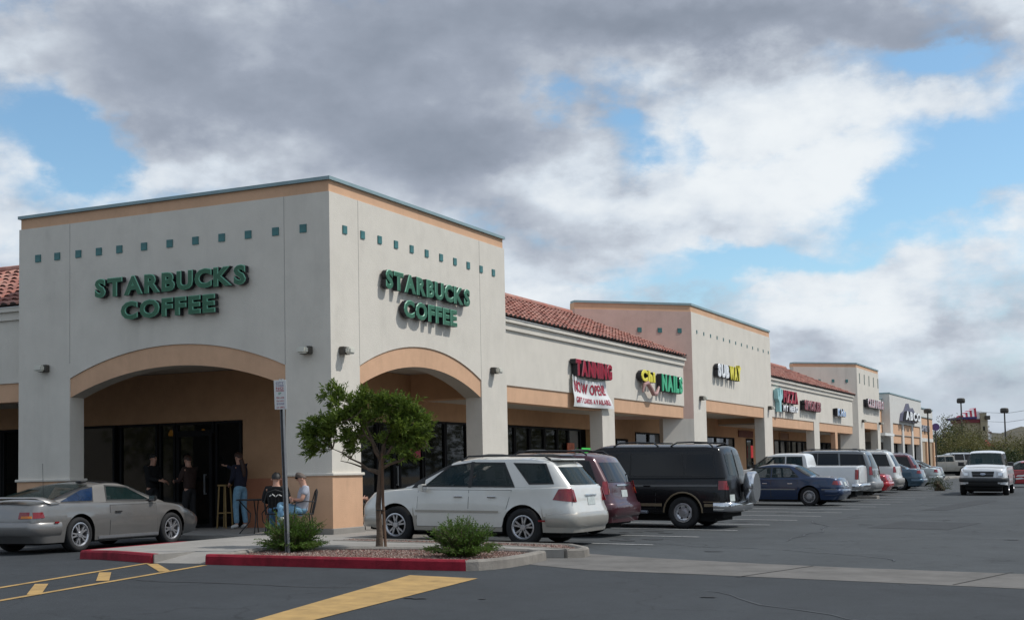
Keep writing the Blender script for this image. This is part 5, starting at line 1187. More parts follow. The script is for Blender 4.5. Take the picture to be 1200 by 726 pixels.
# --- silver sports coupe in front of the left arch
PEW = paint('pewter_metallic_paint', (.23, .22, .21), .55, .34)
L = 4.60
sp = dict(L=L, W=1.82, H=1.25, R=.32, rw=1.08, fw=3.60, paint=PEW, sill=.20, rim='five', rr=.215, ww=.23, tum=.50, gy=.09, bt=.55, bn=.9, pt=.10, pr=.5, pf=.9, crown=.03, crease=1,
    tail=[(.2, .16), (.38, .0), (.62, 0), (.78, .05), (.9, .10), (1.2, .3)], nose=[(.2, .10), (.42, 0), (.52, .02), (.62, .14), (.75, .3)],
    top=[(0, .88), (.25, .915), (1.3, .90), (2.9, .885), (3.35, .86), (3.9, .79), (4.3, .70), (4.60, .58)],
    gh=[(0, .7), (.30, .86), (.42, .93), (1.2, 1.14), (1.75, 1.245), (2.1, 1.265), (2.35, 1.255), (2.6, 1.20), (3.42, .88), (3.55, .8)],
    windows=[([(.70, .93), (1.50, .93), (1.62, 1.17), (1.30, 1.13)], mat('blue_hatch_glass', (.012, .03, .075), .03, var=.5, vscale=4, spec=.9)), ([(1.88, .925), (3.06, .905), (2.54, 1.165), (1.98, 1.20)], CGL)],
    doors=[[(1.86, .27), (3.18, .27), (3.12, .83), (1.86, .83)]], handle=TRIM,
    slights=[([(.03, .645), (.22, .655), (.20, .755), (.05, .755)], REDL)],
    strips=[([(1.56, .22), (3.20, .22), (3.20, .27), (1.56, .27)], ALU)],
    slopes=[('windshield', 3.38, 2.62, CGL), ('hatch_glass', .50, 1.60, CGL), ('roof_panel', 1.95, 2.45, mat('black_roof_panel', (.01, .01, .011), .15))],
    ends=[('taillight', 'rear', [(s*.50, .64), (s*1.0, .65), (s*1.0, .755), (s*.50, .76)], REDL) for s in (1, -1)]+[('turn_lamp', 'rear', [(s*.56, .645), (s*.78, .65), (s*.78, .69), (s*.56, .69)], AMB, .014) for s in (1, -1)]+[('licence_plate', 'rear', [(-.17, .42), (.17, .42), (.17, .56), (-.17, .56)], PLT)],
    extra=[curvebar('bumper', 'rear', L, .92, .34, .58, .02, PEW, wrap=.6), mirrors(3.02, .90, TRIM, .85, .03)])
def wing(root, S, GY, top, gh):
    bm = bmesh.new(); prev = None
    for i in range(25):
        u = -1+2*i/24; a = abs(u); y = u*.90; x = .03+.32*max(0, a-.72)/.28; z = 1.0-.10*max(0, (a-.80)/.2)**1.5+.01*(1-a)
        ring = [bm.verts.new((x+dx, y, z+dz)) for dx, dz in ((-.02, 0), (.02, .022), (.15, .02), (.24, .0), (.15, -.012), (.02, -.015))]
        if prev:
            for k in range(6): bm.faces.new((prev[k], ring[k], ring[(k+1) % 6], prev[(k+1) % 6]))
        else: bm.faces.new(ring)
        prev = ring
    bm.faces.new(prev[::-1]); mk('spoiler', fixn(bm), PEW, root, smooth=.9, local=True)
    bm = bmesh.new(); tube(bm, [(.45, -.62, .93), (.43, -.62, 1.62)], .004, 5); mk('antenna', bm, TRIM, root, local=True)
    mk('side_marker', B((.42, .52, -S(.47, .56)-.036, -S(.47, .56)-.022, .55, .58)), REDL, root, local=True)
    mk('emblem_bar', B((1.66, 1.80, -.35, -.2, 1.265, 1.30), bev=.01), TRIM, root, local=True)
sp['extra'].append(wing)
hd = radians(89); hx, hy = cos(hd), sin(hd); ax = (-2.78-hy*.80, -4.28+hx*.80)
sp['ox'] = sp['rw']; car('parked_coupe', 'pewter sports coupe with rear spoiler in front of the left arch', 'car', ax, hd, sp, group=None)
# --- white pickup driving towards the camera
FW = paint('bright_white_paint', (.74, .755, .77), 0, .3)
L = 5.75
sp = pickup(L, 2.0, 1.91, FW, 1.15, 4.85, R=.395, rail_=1.36, belt=1.24, hood=1.20, low=TRIM, bumpm=TRIM)
sp['lowz'] = .0; sp['lowmat'] = None
sp['nose'] = [(.3, .12), (.5, .02), (.8, 0), (1.05, .03), (1.15, .10)]; sp['pf'] = .5; sp['pfa'] = .10
sp['top'] = [(0, 1.36), (1.82, 1.36), (1.97, 1.26), (4.3, 1.24), (4.5, 1.22), (5.3, 1.15), (5.62, 1.08), (5.75, .98)]
sp['ends'] += [('grille', 'front', [(-.42, .80), (.42, .80), (.46, 1.03), (-.46, 1.03)], TRIM, .02)]+[('grille_bar', 'front', [(-.44, .905), (.44, .905), (.44, .925), (-.44, .925)], mat('dark_chrome', (.12, .12, .13), .3, metal=.8), .035)]+[('headlight', 'front', [(s*.54, .80), (s*.94, .80), (s*.92, 1.01), (s*.56, 1.01)], CLR, .015) for s in (1, -1)]+\
    [('headlight_bulb', 'front', [(s*.62, .86), (s*.78, .86), (s*.78, .97), (s*.62, .97)], CHR, .03) for s in (1, -1)]+[('lower_valance', 'front', [(-.86, .40), (.86, .40), (.92, .62), (-.92, .62)], TRIM, .02)]+[('fog_lamp', 'front', [(s*.60, .50), (s*.72, .50), (s*.72, .60), (s*.60, .60)], CLR, .03) for s in (1, -1)]
def oval(root, S, GY, top, gh):
    bm = bmesh.new(); lathe(bm, [(0, 0), (.10, 0), (.115, -.01), (.115, -.03)], 20, axis='y'); bmesh.ops.scale(bm, vec=(1, 1, .42), verts=bm.verts); bmesh.ops.rotate(bm, verts=bm.verts, cent=(0, 0, 0), matrix=Matrix.Rotation(-pi/2, 3, 'Z')); bmesh.ops.translate(bm, verts=bm.verts, vec=(L+.115, 0, .915))
    mk('oval_emblem', fixn(bm), mat('emblem_silver_blue', (.45, .50, .60), .3, metal=.3), root, local=True)
sp['extra'] += [curvebar('bumper', 'front', L, .99, .58, .76, .06, mat('dark_bumper', (.035, .037, .04), .5), wrap=.3), oval]
car('moving_pickup', 'white pickup truck with black grille driving towards the viewer down the lane', 'pickup', (8.62, 38.6), -pi/2+.03, dict(sp, ox=L-.9), group=None)
# --- far vehicles
TAN = paint('tan_paint', (.33, .30, .25), .2, .4)
car('far_pickup', 'tan pickup crossing at the far end of the lane', 'pickup', (1.5, 100.5), pi+.44, pickup(5.6, 1.95, 1.80, TAN, 1.2, 4.5, R=.37), group=None)
car('far_suv', 'pale wagon with dark windows behind the tan pickup', 'car', (1.0, 106.5), pi+.44, suv(4.9, 1.85, 2.0, paint('pale_grey_paint', (.55, .56, .56), 0, .4), 3.9, 1.05, belt=1.3, tailx=.5), group=None)
RW = paint('red_far_paint', (.36, .03, .035), 0, .4)
sp = sedan(4.6, 1.8, 1.42, RW, 1.0, 3.6, strips=False); sp['strips'] = [([(1.55, .42), (2.5, .42), (2.3, .52), (1.6, .56)], WHT), ([(1.9, .62), (3.1, .58), (3.0, .66), (2.1, .72)], WHT), ([(2.6, .46), (3.25, .40), (3.2, .48), (2.8, .54)], WHT)]
car('far_sedan', 'red car with white painted graphics at the right edge', 'car', (11.3, 56.2), pi+.30, dict(sp, ox=0), group=None)
# ================================================================ people
SKIN = mat('skin', (.50, .27, .19), .55, var=.08, vscale=20); HAIRB = mat('brown_hair', (.045, .02, .012), .6, var=.3, vscale=30); HAIRG = mat('greying_hair', (.10, .075, .06), .7, var=.4, vscale=40); HAIRK = mat('black_hair', (.008, .007, .006), .6)
def skin(name, V, E_, R_, m, par, lvl=2, root=0):
    """one continuous surface grown round a skeleton: V joints, E_ bones, R_ radii"""
    bm = bmesh.new(); L_ = bm.verts.layers.skin.verify(); vs = []
    for i, (p, r) in enumerate(zip(V, R_)):
        v = bm.verts.new(p); r = r if isinstance(r, tuple) else (r, r); v[L_].radius = r; v[L_].use_root = (i == root); vs.append(v)
    for a, b in E_: bm.edges.new((vs[a], vs[b]))
    me = bpy.data.meshes.new(name); bm.to_mesh(me); bm.free(); me.materials.append(m); o = bpy.data.objects.new(name, me); link(o, par)
    md = o.modifiers.new('s', 'SKIN'); md.use_smooth_shade = True; o.modifiers.new('d', 'SUBSURF').levels = lvl; o.modifiers['d'].render_levels = lvl
    return o
def person(name, label, P, rz, J, top, legs, hair, shoes, long_sleeve=True, long_hair=False, glasses=False, print_=None, hold=None):
    """J: joints in a local frame that faces +x (y left, z up)"""
    t = thing(name, label, 'person', P, rz); g = lambda k: Vector(J[k])
    V = []; E_ = []; R_ = []; ix = {}
    def add(k, p, r, par=None):
        ix[k] = len(V); V.append(Vector(p)); R_.append(r)
        if par is not None: E_.append((ix[par], ix[k]))
    pel = g('pelvis'); neck = g('neck'); head = g('head'); hd = (head-neck).normalized()
    add('pelvis', pel, (.11, .08)); add('waist', pel.lerp(neck, .4), (.10, .07), 'pelvis'); add('chest', pel.lerp(neck, .72), (.115, .08), 'waist'); add('neck', neck, .058, 'chest')
    add('chin', head-hd*.06+Vector(J.get('face', (1, 0, 0)))*.015, .070, 'neck'); add('skull', head+hd*.03, (.082, .092), 'chin'); add('crown', head+hd*.09, .068, 'skull')
    fc = Vector(J.get('face', (1, 0, 0))).normalized()
    for s in ('l', 'r'):
        for part, r, p in (('sh', .050, 'chest'), ('el', .042, 'sh'+s), ('wr', .028, 'el'+s)): add(part+s, g(part+s), r, p)
        w = g('wr'+s); d = (w-g('el'+s)).normalized(); hv = Vector(J.get('hand'+s, tuple(d))).normalized()
        add('palm'+s, w+hv*.055, (.036, .016), 'wr'+s)
        side_ = hv.cross(fc).normalized() if hv.cross(fc).length > .1 else Vector((0, 1, 0)); cur = hv.cross(side_)
        for i, (ln, off) in enumerate(((.062, -.027), (.072, -.009), (.066, .009), (.05, .027))):
            add('f%d%s' % (i, s), w+hv*.10+side_*off, .0095, 'palm'+s); add('g%d%s' % (i, s), w+hv*(.10+ln*.6)+side_*off*1.1+cur*.012, .0085, 'f%d%s' % (i, s)); add('h%d%s' % (i, s), w+hv*(.10+ln*.9)+side_*off*1.1+cur*.03, .0075, 'g%d%s' % (i, s))
        add('t0'+s, w+hv*.045-side_*.045, .011, 'palm'+s); add('t1'+s, w+hv*.08-side_*.06+cur*.01, .0095, 't0'+s)
    for s in ('l', 'r'):
        for part, r, p in (('hip', .078, 'pelvis'), ('kn', .058, 'hip'+s), ('an', .040, 'kn'+s)): add(part+s, g(part+s), r, p)
        add('toe'+s, g('toe'+s), .035, 'an'+s)
    skin('body', V, E_, R_, SKIN, t)
    # shirt
    V2 = [pel-(neck-pel).normalized()*.05, pel.lerp(neck, .4), pel.lerp(neck, .75), pel.lerp(neck, .97)]; R2 = [(.18, .14), (.168, .13), (.18, .138), .082]; E2 = [(0, 1), (1, 2), (2, 3)]
    for s in ('l', 'r'):
        i = len(V2); V2 += [g('sh'+s), g('sh'+s).lerp(g('el'+s), .62)]; R2 += [.078, .066]; E2 += [(2, i), (i, i+1)]
        if long_sleeve: V2 += [g('el'+s), g('wr'+s)]; R2 += [.056, .042]; E2 += [(i+1, i+2), (i+2, i+3)]
    sh_ = skin('shirt', V2, E2, R2, top, t, root=1)
    V3 = [pel+Vector((0, 0, .06)), pel]; R3 = [(.15, .12), (.155, .125)]; E3 = [(0, 1)]
    for s in ('l', 'r'):
        i = len(V3); V3 += [g('hip'+s), g('hip'+s).lerp(g('kn'+s), .5), g('kn'+s), g('kn'+s).lerp(g('an'+s), .95)]; R3 += [.105, .092, .075, .062]; E3 += [(1, i), (i, i+1), (i+1, i+2), (i+2, i+3)]
    skin('trousers', V3, E3, R3, legs, t, root=1)
    for s in ('l', 'r'):
        a, b = g('an'+s), g('toe'+s); skin('shoe', [a+Vector((0, 0, -.02))-(b-a)*.25, a.lerp(b, .5), b+(b-a)*.15], [(0, 1), (1, 2)], [.052, .048, .040], shoes, t)
    # face and hair
    bm = bmesh.new(); sd = Vector((-fc.y, fc.x, 0)).normalized()
    c = head+hd*.01+fc*.082; tube(bm, [c+hd*.02, c+fc*.02-hd*.015, c-hd*.03], [.008, .016, .008], 6); mk('nose', bm, SKIN, t, smooth=2, local=True)
    for s_ in (-1, 1):
        bm = bmesh.new(); bmesh.ops.create_icosphere(bm, subdivisions=1, radius=.013, matrix=Matrix.Translation(head+hd*.028+fc*.076+sd*.032*s_)); mk('eye', bm, BLK, t, smooth=2, local=True)
        bm = bmesh.new(); bmesh.ops.create_icosphere(bm, subdivisions=1, radius=.026, matrix=Matrix.Translation(head+sd*.088*s_)); mk('ear', bm, SKIN, t, smooth=2, local=True)
    bm = bmesh.new(); tube(bm, [c-hd*.055-fc*.008+sd*.022, c-hd*.055, c-hd*.055-fc*.008-sd*.022], .006, 6); mk('mouth', bm, mat('lips', (.30, .10, .09), .5), t, smooth=2, local=True)
    if glasses:
        bm = bmesh.new()
        tube(bm, [head+hd*.03+fc*.095+sd*.055, head+hd*.03+fc*.105, head+hd*.03+fc*.095-sd*.055], [.020, .018, .020], 8); mk('sunglasses', bm, BLK, t, smooth=2, local=True)
    bm = bmesh.new(); bmesh.ops.create_icosphere(bm, subdivisions=3, radius=1); ax_ = (hd-fc*.45).normalized()
    for v in bm.verts:
        q = v.co.copy(); v.co = sd*q.x*.094+fc*q.y*.108+hd*q.z*.115*(1+.06*sin(9*q.x+5*q.y))
    bmesh.ops.delete(bm, geom=[v for v in bm.verts if v.co.dot(ax_) < -.022], context='VERTS'); bmesh.ops.translate(bm, verts=bm.verts, vec=head+hd*.038-fc*.008)
    mk('hair', bm, hair, t, smooth=2, local=True)
    hv = [head-hd*.01-fc*.07]; hr = [.06]; he = []
    if long_hair:
        hv += [neck-fc*.09, neck-fc*.13-Vector((0, 0, .18)), neck-fc*.13-Vector((0, 0, .30))]; hr += [.06, .055, .03]; he += [(0, 1), (1, 2), (2, 3)]
        skin('ponytail', hv, he, hr, hair, t)
    return t
def stand_pose(h=1., arms=None, lean=.0, face=(1, 0, 0)):
    J = dict(pelvis=(0, 0, .93), neck=(.02+lean, 0, 1.42), head=(.05+lean, 0, 1.56), shl=(.01+lean, .17, 1.37), shr=(.01+lean, -.17, 1.37), ell=(-.03, .22, 1.10), elr=(-.03, -.22, 1.10), wrl=(.08, .2, .88), wrr=(.08, -.2, .88),
             hipl=(0, .09, .88), hipr=(0, -.09, .88), knl=(.05, .10, .49), knr=(.0, -.10, .49), anl=(.02, .10, .08), anr=(-.06, -.10, .08), toel=(.15, .12, .03), toer=(.07, -.12, .03), face=face)
    J.update(arms or {}); return {k: (tuple(c*h for c in v) if k not in ('face', 'handl', 'handr') else v) for k, v in J.items()}
def sit_pose(arms=None, face=(1, 0, 0), h=1.):
    J = dict(pelvis=(0, 0, .52), neck=(-.06, 0, 1.0), head=(-.02, 0, 1.14), shl=(-.06, .18, .95), shr=(-.06, -.18, .95), ell=(.02, .26, .70), elr=(.02, -.26, .70), wrl=(.22, .12, .68), wrr=(.22, -.08, .70),
             hipl=(.02, .10, .50), hipr=(.02, -.10, .50), knl=(.42, .13, .52), knr=(.42, -.13, .52), anl=(.46, .12, .08), anr=(.46, -.12, .08), toel=(.60, .13, .04), toer=(.60, -.13, .04), face=face)
    J.update(arms or {}); return {k: (tuple(c*h for c in v) if k not in ('face', 'handl', 'handr') else v) for k, v in J.items()}
JEAN = mat('light_blue_denim', (.17, .32, .44), .85, var=.25, vscale=12); JEAN2 = mat('blue_denim', (.09, .20, .34), .85, var=.25, vscale=12); NAVT = mat('navy_knit', (.010, .012, .028), .9, var=.2); BLKT = mat('black_cotton', (.008, .008, .009), .9); GRYT = mat('grey_tshirt', (.36, .37, .42), .9, var=.12, vscale=8); CHAR = mat('charcoal_trousers', (.02, .02, .022), .9); BRNT = mat('brown_jacket', (.035, .018, .014), .9); SHW = mat('white_shoe', (.6, .6, .58), .6); SHK = mat('black_shoe', (.01, .01, .01), .5); BLUT = mat('pale_blue_shirt', (.22, .36, .50), .9, var=.1); KHK = mat('dark_brown_trousers', (.035, .025, .018), .9)
person('person', 'woman in navy top and light blue jeans standing at the coffee shop wall, hand raised', (-4.40, 2.86, .15), radians(172), stand_pose(1.06, dict(elr=(.22, -.12, 1.28), wrr=(.46, -.04, 1.40), ell=(.05, .2, 1.12), wrl=(.2, .12, 1.02), handr=(1, 0, .1))), NAVT, JEAN, HAIRB, SHW, long_hair=True)
person('person', 'man in grey t-shirt and sunglasses sitting with folded arms before the corner column', (-.22, -.78, .15), radians(222), sit_pose(dict(wrl=(.20, -.10, .74), wrr=(.22, .10, .72), ell=(.04, .27, .72), elr=(.04, -.27, .72), handl=(.1, -1, .1), handr=(.1, 1, .1), knl=(.42, .02, .56), knr=(.44, -.10, .64), anl=(.44, .06, .12), anr=(.36, .22, .36), toer=(.46, .34, .36), head=(0, 0, 1.13))), GRYT, JEAN, HAIRG, SHW, long_sleeve=False, glasses=True)
pb = person('person', 'person in black jacket with a white squiggle on the back, seated behind the sign post', (-1.02, -.50, .15), radians(120), sit_pose(h=1.0), BLKT, JEAN2, HAIRK, SHK)
bm = bmesh.new(); tube(bm, [(-.215, .12, .80), (-.225, .06, .84), (-.228, .0, .79), (-.225, -.06, .83), (-.215, -.12, .80)], .014, 6); mk('squiggle_print', bm, SHW, pb, local=True)
person('person', 'person in black sweater standing left of the coffee shop door', (-6.95, 2.75, .15), radians(-5), stand_pose(1.08, dict(elr=(.12, -.2, 1.12), wrr=(.36, -.12, 1.08), ell=(.06, .22, 1.10), wrl=(.3, .14, 1.05))), BLKT, CHAR, HAIRK, SHK)
person('person', 'person in dark brown jacket facing the doorway of the coffee shop', (-5.85, 2.8, .15), radians(175), stand_pose(1.04, dict(elr=(.1, -.22, 1.1), wrr=(.34, -.14, 1.12), ell=(.1, .22, 1.1), wrl=(.34, .12, 1.10))), BRNT, CHAR, HAIRB, SHK)
person('person', 'person in pale blue shirt seated behind the corner column under the right arch', (-.72, 1.95, .15), radians(20), sit_pose(h=.98), BLUT, KHK, HAIRK, SHK)
def patio_chair(P, rz, label):
    t = thing('patio_chair', label, 'chair', P, rz, 'black metal patio chairs')
    bm = bmesh.new(); lathe(bm, [(0, .43), (.21, .43), (.22, .445), (.21, .455), (0, .455)], 20, axis='z'); mk('seat', bm, WROT, t, local=True)
    for sx_, sy_ in ((1, 1), (1, -1), (-1, 1), (-1, -1)):
        bm = bmesh.new(); tube(bm, [(sx_*.17, sy_*.17, .43), (sx_*.22, sy_*.22, 0)], .012, 6); mk('leg', bm, WROT, t, local=True)
    bm = bmesh.new(); tube(bm, [(-.19, .20, .43), (-.25, .22, .70), (-.29, .16, .88), (-.30, 0, .93), (-.29, -.16, .88), (-.25, -.22, .70), (-.19, -.20, .43)], .013, 6); mk('back_frame', bm, WROT, t, local=True)
    for s_ in (-1, 1):
        bm = bmesh.new(); tube(bm, [(-.25, s_*.22, .68), (.0, s_*.27, .70), (.16, s_*.25, .66), (.19, s_*.22, .44)], .012, 6); mk('arm_rest', bm, WROT, t, local=True)
    for k in range(5):
        y = -.14+.07*k; bm = bmesh.new(); tube(bm, [(-.21, y, .44), (-.27, y, .70), (-.295, y, .90-abs(y)*.3)], .006, 5); mk('back_bar', bm, WROT, t, local=True)
patio_chair((-.22, -.78, .15), radians(222), 'black metal chair under the man in sunglasses'); patio_chair((-1.02, -.50, .15), radians(120), 'black metal chair under the person in the black jacket'); patio_chair((-.72, 1.95, .15), radians(20), 'black metal chair under the person in pale blue')
t = thing('patio_table', 'round black metal patio table between the standing woman and the seated people', 'table', (-2.28, .55, .15))
bm = bmesh.new(); lathe(bm, [(0, .70), (.42, .70), (.43, .715), (.42, .73), (0, .73)], 28, axis='z'); mk('tabletop', bm, WROT, t, local=True)
for k in range(4):
    a = k*pi/2+.5; bm = bmesh.new(); tube(bm, [(cos(a)*.36, sin(a)*.36, .70), (cos(a)*.12, sin(a)*.12, .42), (cos(a)*.14, sin(a)*.14, .25), (cos(a)*.36, sin(a)*.36, .0)], .013, 6); mk('leg', bm, WROT, t, local=True)
OAK = mat('yellow_wood', (.26, .17, .06), .5, var=.15, vscale=10)
t = thing('high_chair', 'tall yellow wooden stand beside the coffee shop doorway', 'chair', (-5.0, 3.05, .15))
for sx_, sy_ in ((1, 1), (1, -1), (-1, 1), (-1, -1)):
    bm = bmesh.new(); tube(bm, [(sx_*.09, sy_*.10, 1.0), (sx_*.13, sy_*.13, 0)], .02, 6); mk('leg', bm, OAK, t, local=True)
mk('seat', B((-.13, .13, -.13, .13, 1.0, 1.04), bev=.01), OAK, t, local=True); mk('rung', B((-.12, .12, -.13, -.10, .35, .38)), OAK, t, local=True); mk('rung', B((-.12, .12, .10, .13, .35, .38)), OAK, t, local=True)
# ================================================================ sign post, planting
def zt(x, y, h): return gz(x, y)+h
t = thing('sign_post', 'grey steel post with a tall white parking sign in the planted island', 'sign', (2.86, -5.74, zt(2.86, -5.74, .10)))
ln = -.035
bm = bmesh.new()
for dx in (-.028, .022): prism(bm, [(dx, -.03, 0), (dx+.006, -.03, 0), (dx+.006, .02, 0), (dx, .02, 0)], (ln*2.62, 0, 2.72))
prism(bm, [(-.028, .02, 0), (.028, .02, 0), (.028, .026, 0), (-.028, .026, 0)], (ln*2.62, 0, 2.72)); mk('post', fixn(bm), METG, t, local=True)
def lean(z): return ln*z*.96
bm = B((-.115, .115, -.045, -.038, 2.24, 2.70), bev=.002)
for v in bm.verts: v.co.x += lean(v.co.z); 
SGW = mat('sign_face_white', (.66, .66, .64), .45, var=.04); plate = mk('sign_plate', bm, SGW, t, local=True)
SP = mat('sign_purple_print', (.22, .16, .28), .5); SRP = mat('sign_red_print', (.45, .06, .08), .5); SGP = mat('sign_green_print', (.10, .30, .18), .5)
def tiny(text, z0, z1, m, w=.18):
    adv = 0; it = []
    for ch in text:
        if ch == ' ': adv += .3; continue
        vs, fs = glyph(ch, .02, .0002); x0 = min(v[0] for v in vs); x1 = max(v[0] for v in vs); it.append((vs, fs, x0, adv)); adv += x1-x0+.1
    bm = bmesh.new()
    for vs, fs, x0, a in it:
        V = []
        for v in vs:
            z = z0+v[1]/.73*(z1-z0); V.append(bm.verts.new((lean(z)+(v[0]-x0+a)/adv*w-w/2, -.048, z)))
        for f, nz_ in fs:
            if nz_ > .5: bm.faces.new([V[i] for i in f])
    mk('print', bm, m, plate, local=True)
for tx, a, b, m in (('CITY', 2.635, 2.67, SP), ('CODE', 2.60, 2.625, SP), ('NO', 2.555, 2.59, SRP), ('PARKING', 2.52, 2.548, SRP), ('P', 2.47, 2.505, SGP), ('FIRE LANE', 2.41, 2.435, SRP), ('TOW AWAY', 2.36, 2.385, SRP), ('ZONE', 2.315, 2.34, SP), ('24 HRS', 2.26, 2.285, SRP)): tiny(tx, a, b, m, .06 if tx == 'P' else .15)
def leafmat(name, c, c2, tr=.25, sc=3.):
    m = bpy.data.materials.new(name); m.use_nodes = True; n = m.node_tree.nodes; l = m.node_tree.links; b = n['Principled BSDF']
    g = n.new('ShaderNodeTexCoord'); t1 = n.new('ShaderNodeTexNoise'); t1.inputs['Scale'].default_value = sc; t1.inputs['Detail'].default_value = 3; l.new(g.outputs['Object'], t1.inputs['Vector'])
    v = n.new('ShaderNodeTexVoronoi'); v.inputs['Scale'].default_value = sc*9; l.new(g.outputs['Object'], v.inputs['Vector']); s = n.new('ShaderNodeSeparateColor'); l.new(v.outputs['Color'], s.inputs[0])
    ad = n.new('ShaderNodeMath'); ad.operation = 'MULTIPLY_ADD'; l.new(s.outputs[0], ad.inputs[0]); ad.inputs[1].default_value = .5; l.new(t1.outputs['Fac'], ad.inputs[2])
    r = n.new('ShaderNodeMapRange'); r.inputs[1].default_value = .4; r.inputs[2].default_value = 1.05; l.new(ad.outputs[0], r.inputs[0])
    mx = n.new('ShaderNodeMix'); mx.data_type = 'RGBA'; mx.inputs[6].default_value = (*c, 1); mx.inputs[7].default_value = (*c2, 1); l.new(r.outputs[0], mx.inputs[0]); l.new(mx.outputs[2], b.inputs['Base Color'])
    b.inputs['Roughness'].default_value = .55; b.inputs['Specular IOR Level'].default_value = .3
    tl = n.new('ShaderNodeBsdfTranslucent'); l.new(mx.outputs[2], tl.inputs[0]); ms = n.new('ShaderNodeMixShader'); ms.inputs[0].default_value = tr
    l.new(b.outputs[0], ms.inputs[1]); l.new(tl.outputs[0], ms.inputs[2]); l.new(ms.outputs[0], n['Material Output'].inputs[0]); return m
LEAF = leafmat('sumac_leaf', (.05, .095, .015), (.18, .245, .036), .38); ROSE = leafmat('shrub_leaf', (.038, .085, .014), (.12, .21, .03), .3, 4.); BARK = mat('bark', (.12, .085, .06), .95, var=.35, vscale=9, bump=.8, bscale=25); STK = mat('wooden_stake', (.13, .075, .045), .9, var=.2, vscale=8)
def rv(s=1.):
    while True:
        v = Vector((random.uniform(-1, 1), random.uniform(-1, 1), random.uniform(-1, 1)))
        if .05 < v.length < 1: return v*s
def leaf(bm, p, d, L_, w):
    d = d.normalized(); s = d.cross(rv()).normalized()*w/2; n = s.cross(d).normalized()
    a = bm.verts.new(p); b = bm.verts.new(p+d*L_*.45+s+n*w*.15); c = bm.verts.new(p+d*L_-Vector((0, 0, L_*.15))); e = bm.verts.new(p+d*L_*.45-s+n*w*.15)
    bm.faces.new((a, b, c, e))
# young tree: crown made of branch sprays
random.seed(21)
TX, TY = 3.62, -4.25; T0 = zt(TX, TY, .10)
t = thing('small_tree', 'small staked tree with a wide leafy crown in the planted island', 'tree', (TX, TY, T0))
bm = bmesh.new(); tube(bm, [(0, 0, -.05), (.01, 0, .25), (-.015, .01, .7), (.03, 0, 1.1), (.06, 0, 1.45)], [.07, .052, .045, .042, .036], 10)
br = [((.05, 0, 1.38), Vector(R0)*.55+Vector((0, 0, .62))), ((.03, 0, 1.22), -Vector(R0)*.75+Vector((0, 0, .42))), ((.05, 0, 1.4), Vector((.1, .3, .75))), ((.05, 0, 1.45), Vector((-.2, -.4, .7))), ((.05, 0, 1.4), -Vector(R0)*.35+Vector((0, 0, .85))), ((.05, 0, 1.3), Vector(R0)*.7+Vector((0, 0, .28))), ((.03, 0, 1.25), -Vector(R0)*.8+Vector((.1, .2, .18))), ((.05, 0, 1.45), Vector(R0)*.2+Vector((0, 0, .9)))]
tips = []
for p, d in br:
    p = Vector(p); pts = [p]; q = p.copy()
    for k in range(5): q = q+d*.22+rv(.05); pts.append(q.copy()); tips.append((q.copy(), d))
    tube(bm, pts, [.03, .024, .018, .014, .010, .006], 6)
mk('trunk', bm, BARK, t, smooth=1.2, local=True)
bm = bmesh.new(); tube(bm, [(.14, -.03, -.05), (.10, -.03, .8), (.09, -.02, 1.55)], .024, 7); mk('stake', bm, STK, t, local=True)
bm = bmesh.new(); tube(bm, [(.14, -.05, .62), (.0, -.06, .63), (-.05, 0, .63), (.0, .05, .63), (.13, .02, .62)], .008, 5); mk('tie', bm, TRIM, t, local=True)
bm = bmesh.new(); Rv = Vector(R0)
cl = []
# crown envelope: (offset along picture-right, depth, height above base, radii)
for (a, dd, z, ra, rd, rz_, n) in ((-.35, 0, 1.92, .50, .45, .24, 26), (.25, .05, 2.0, .48, .45, .30, 26), (.66, 0, 1.84, .33, .36, .30, 19), (-.78, .05, 1.72, .30, .30, .15, 12), (.1, -.1, 2.22, .40, .36, .16, 12), (-.48, .0, 2.32, .16, .2, .17, 7), (.62, 0, 2.15, .22, .25, .13, 6), (.55, .1, 1.5, .34, .35, .16, 11), (-.86, 0, 1.56, .12, .15, .07, 4), (.0, 0, 1.65, .4, .35, .15, 8), (-.22, 0, 1.52, .09, .1, .05, 2), (.80, .0, 1.74, .14, .2, .2, 4)):
    for k in range(n):
        v = rv(); cl.append(Rv*(a+v.x*ra)+Vector((-Rv.y, Rv.x, 0))*(dd+v.y*rd)+Vector((0, 0, z+v.z*rz_)))
cl += [c+rv(.14) for c in cl]+[c+rv(.16)-Rv*.03 for c in cl]
cl = [c+Vector((0, 0, .10))-Rv*.14 for c in cl]
for c in cl:
    out = (c-Vector((.05, 0, 1.6))).normalized()
    for tw in range(random.randint(3, 5)):
        d = (out*.7+rv(.9)+Vector((0, 0, .25))).normalized(); ln_ = random.uniform(.09, .20)
        for k in range(12):
            f = k/11; p = c+d*ln_*f; a = rv(); dl = (d*.9+a*.9).normalized(); leaf(bm, p, dl, random.uniform(.06, .105), random.uniform(.017, .027))
mk('crown', bm, LEAF, t, kind='stuff', local=True)
bm = bmesh.new()
for c in cl[::3]:
    b = min((q for q, _ in tips), key=lambda q: (q-c).length); tube(bm, [b, b.lerp(c, .5)+rv(.03), c], [.007, .005, .003], 4, cap=False)
mk('twigs', bm, BARK, t, kind='stuff', local=True)
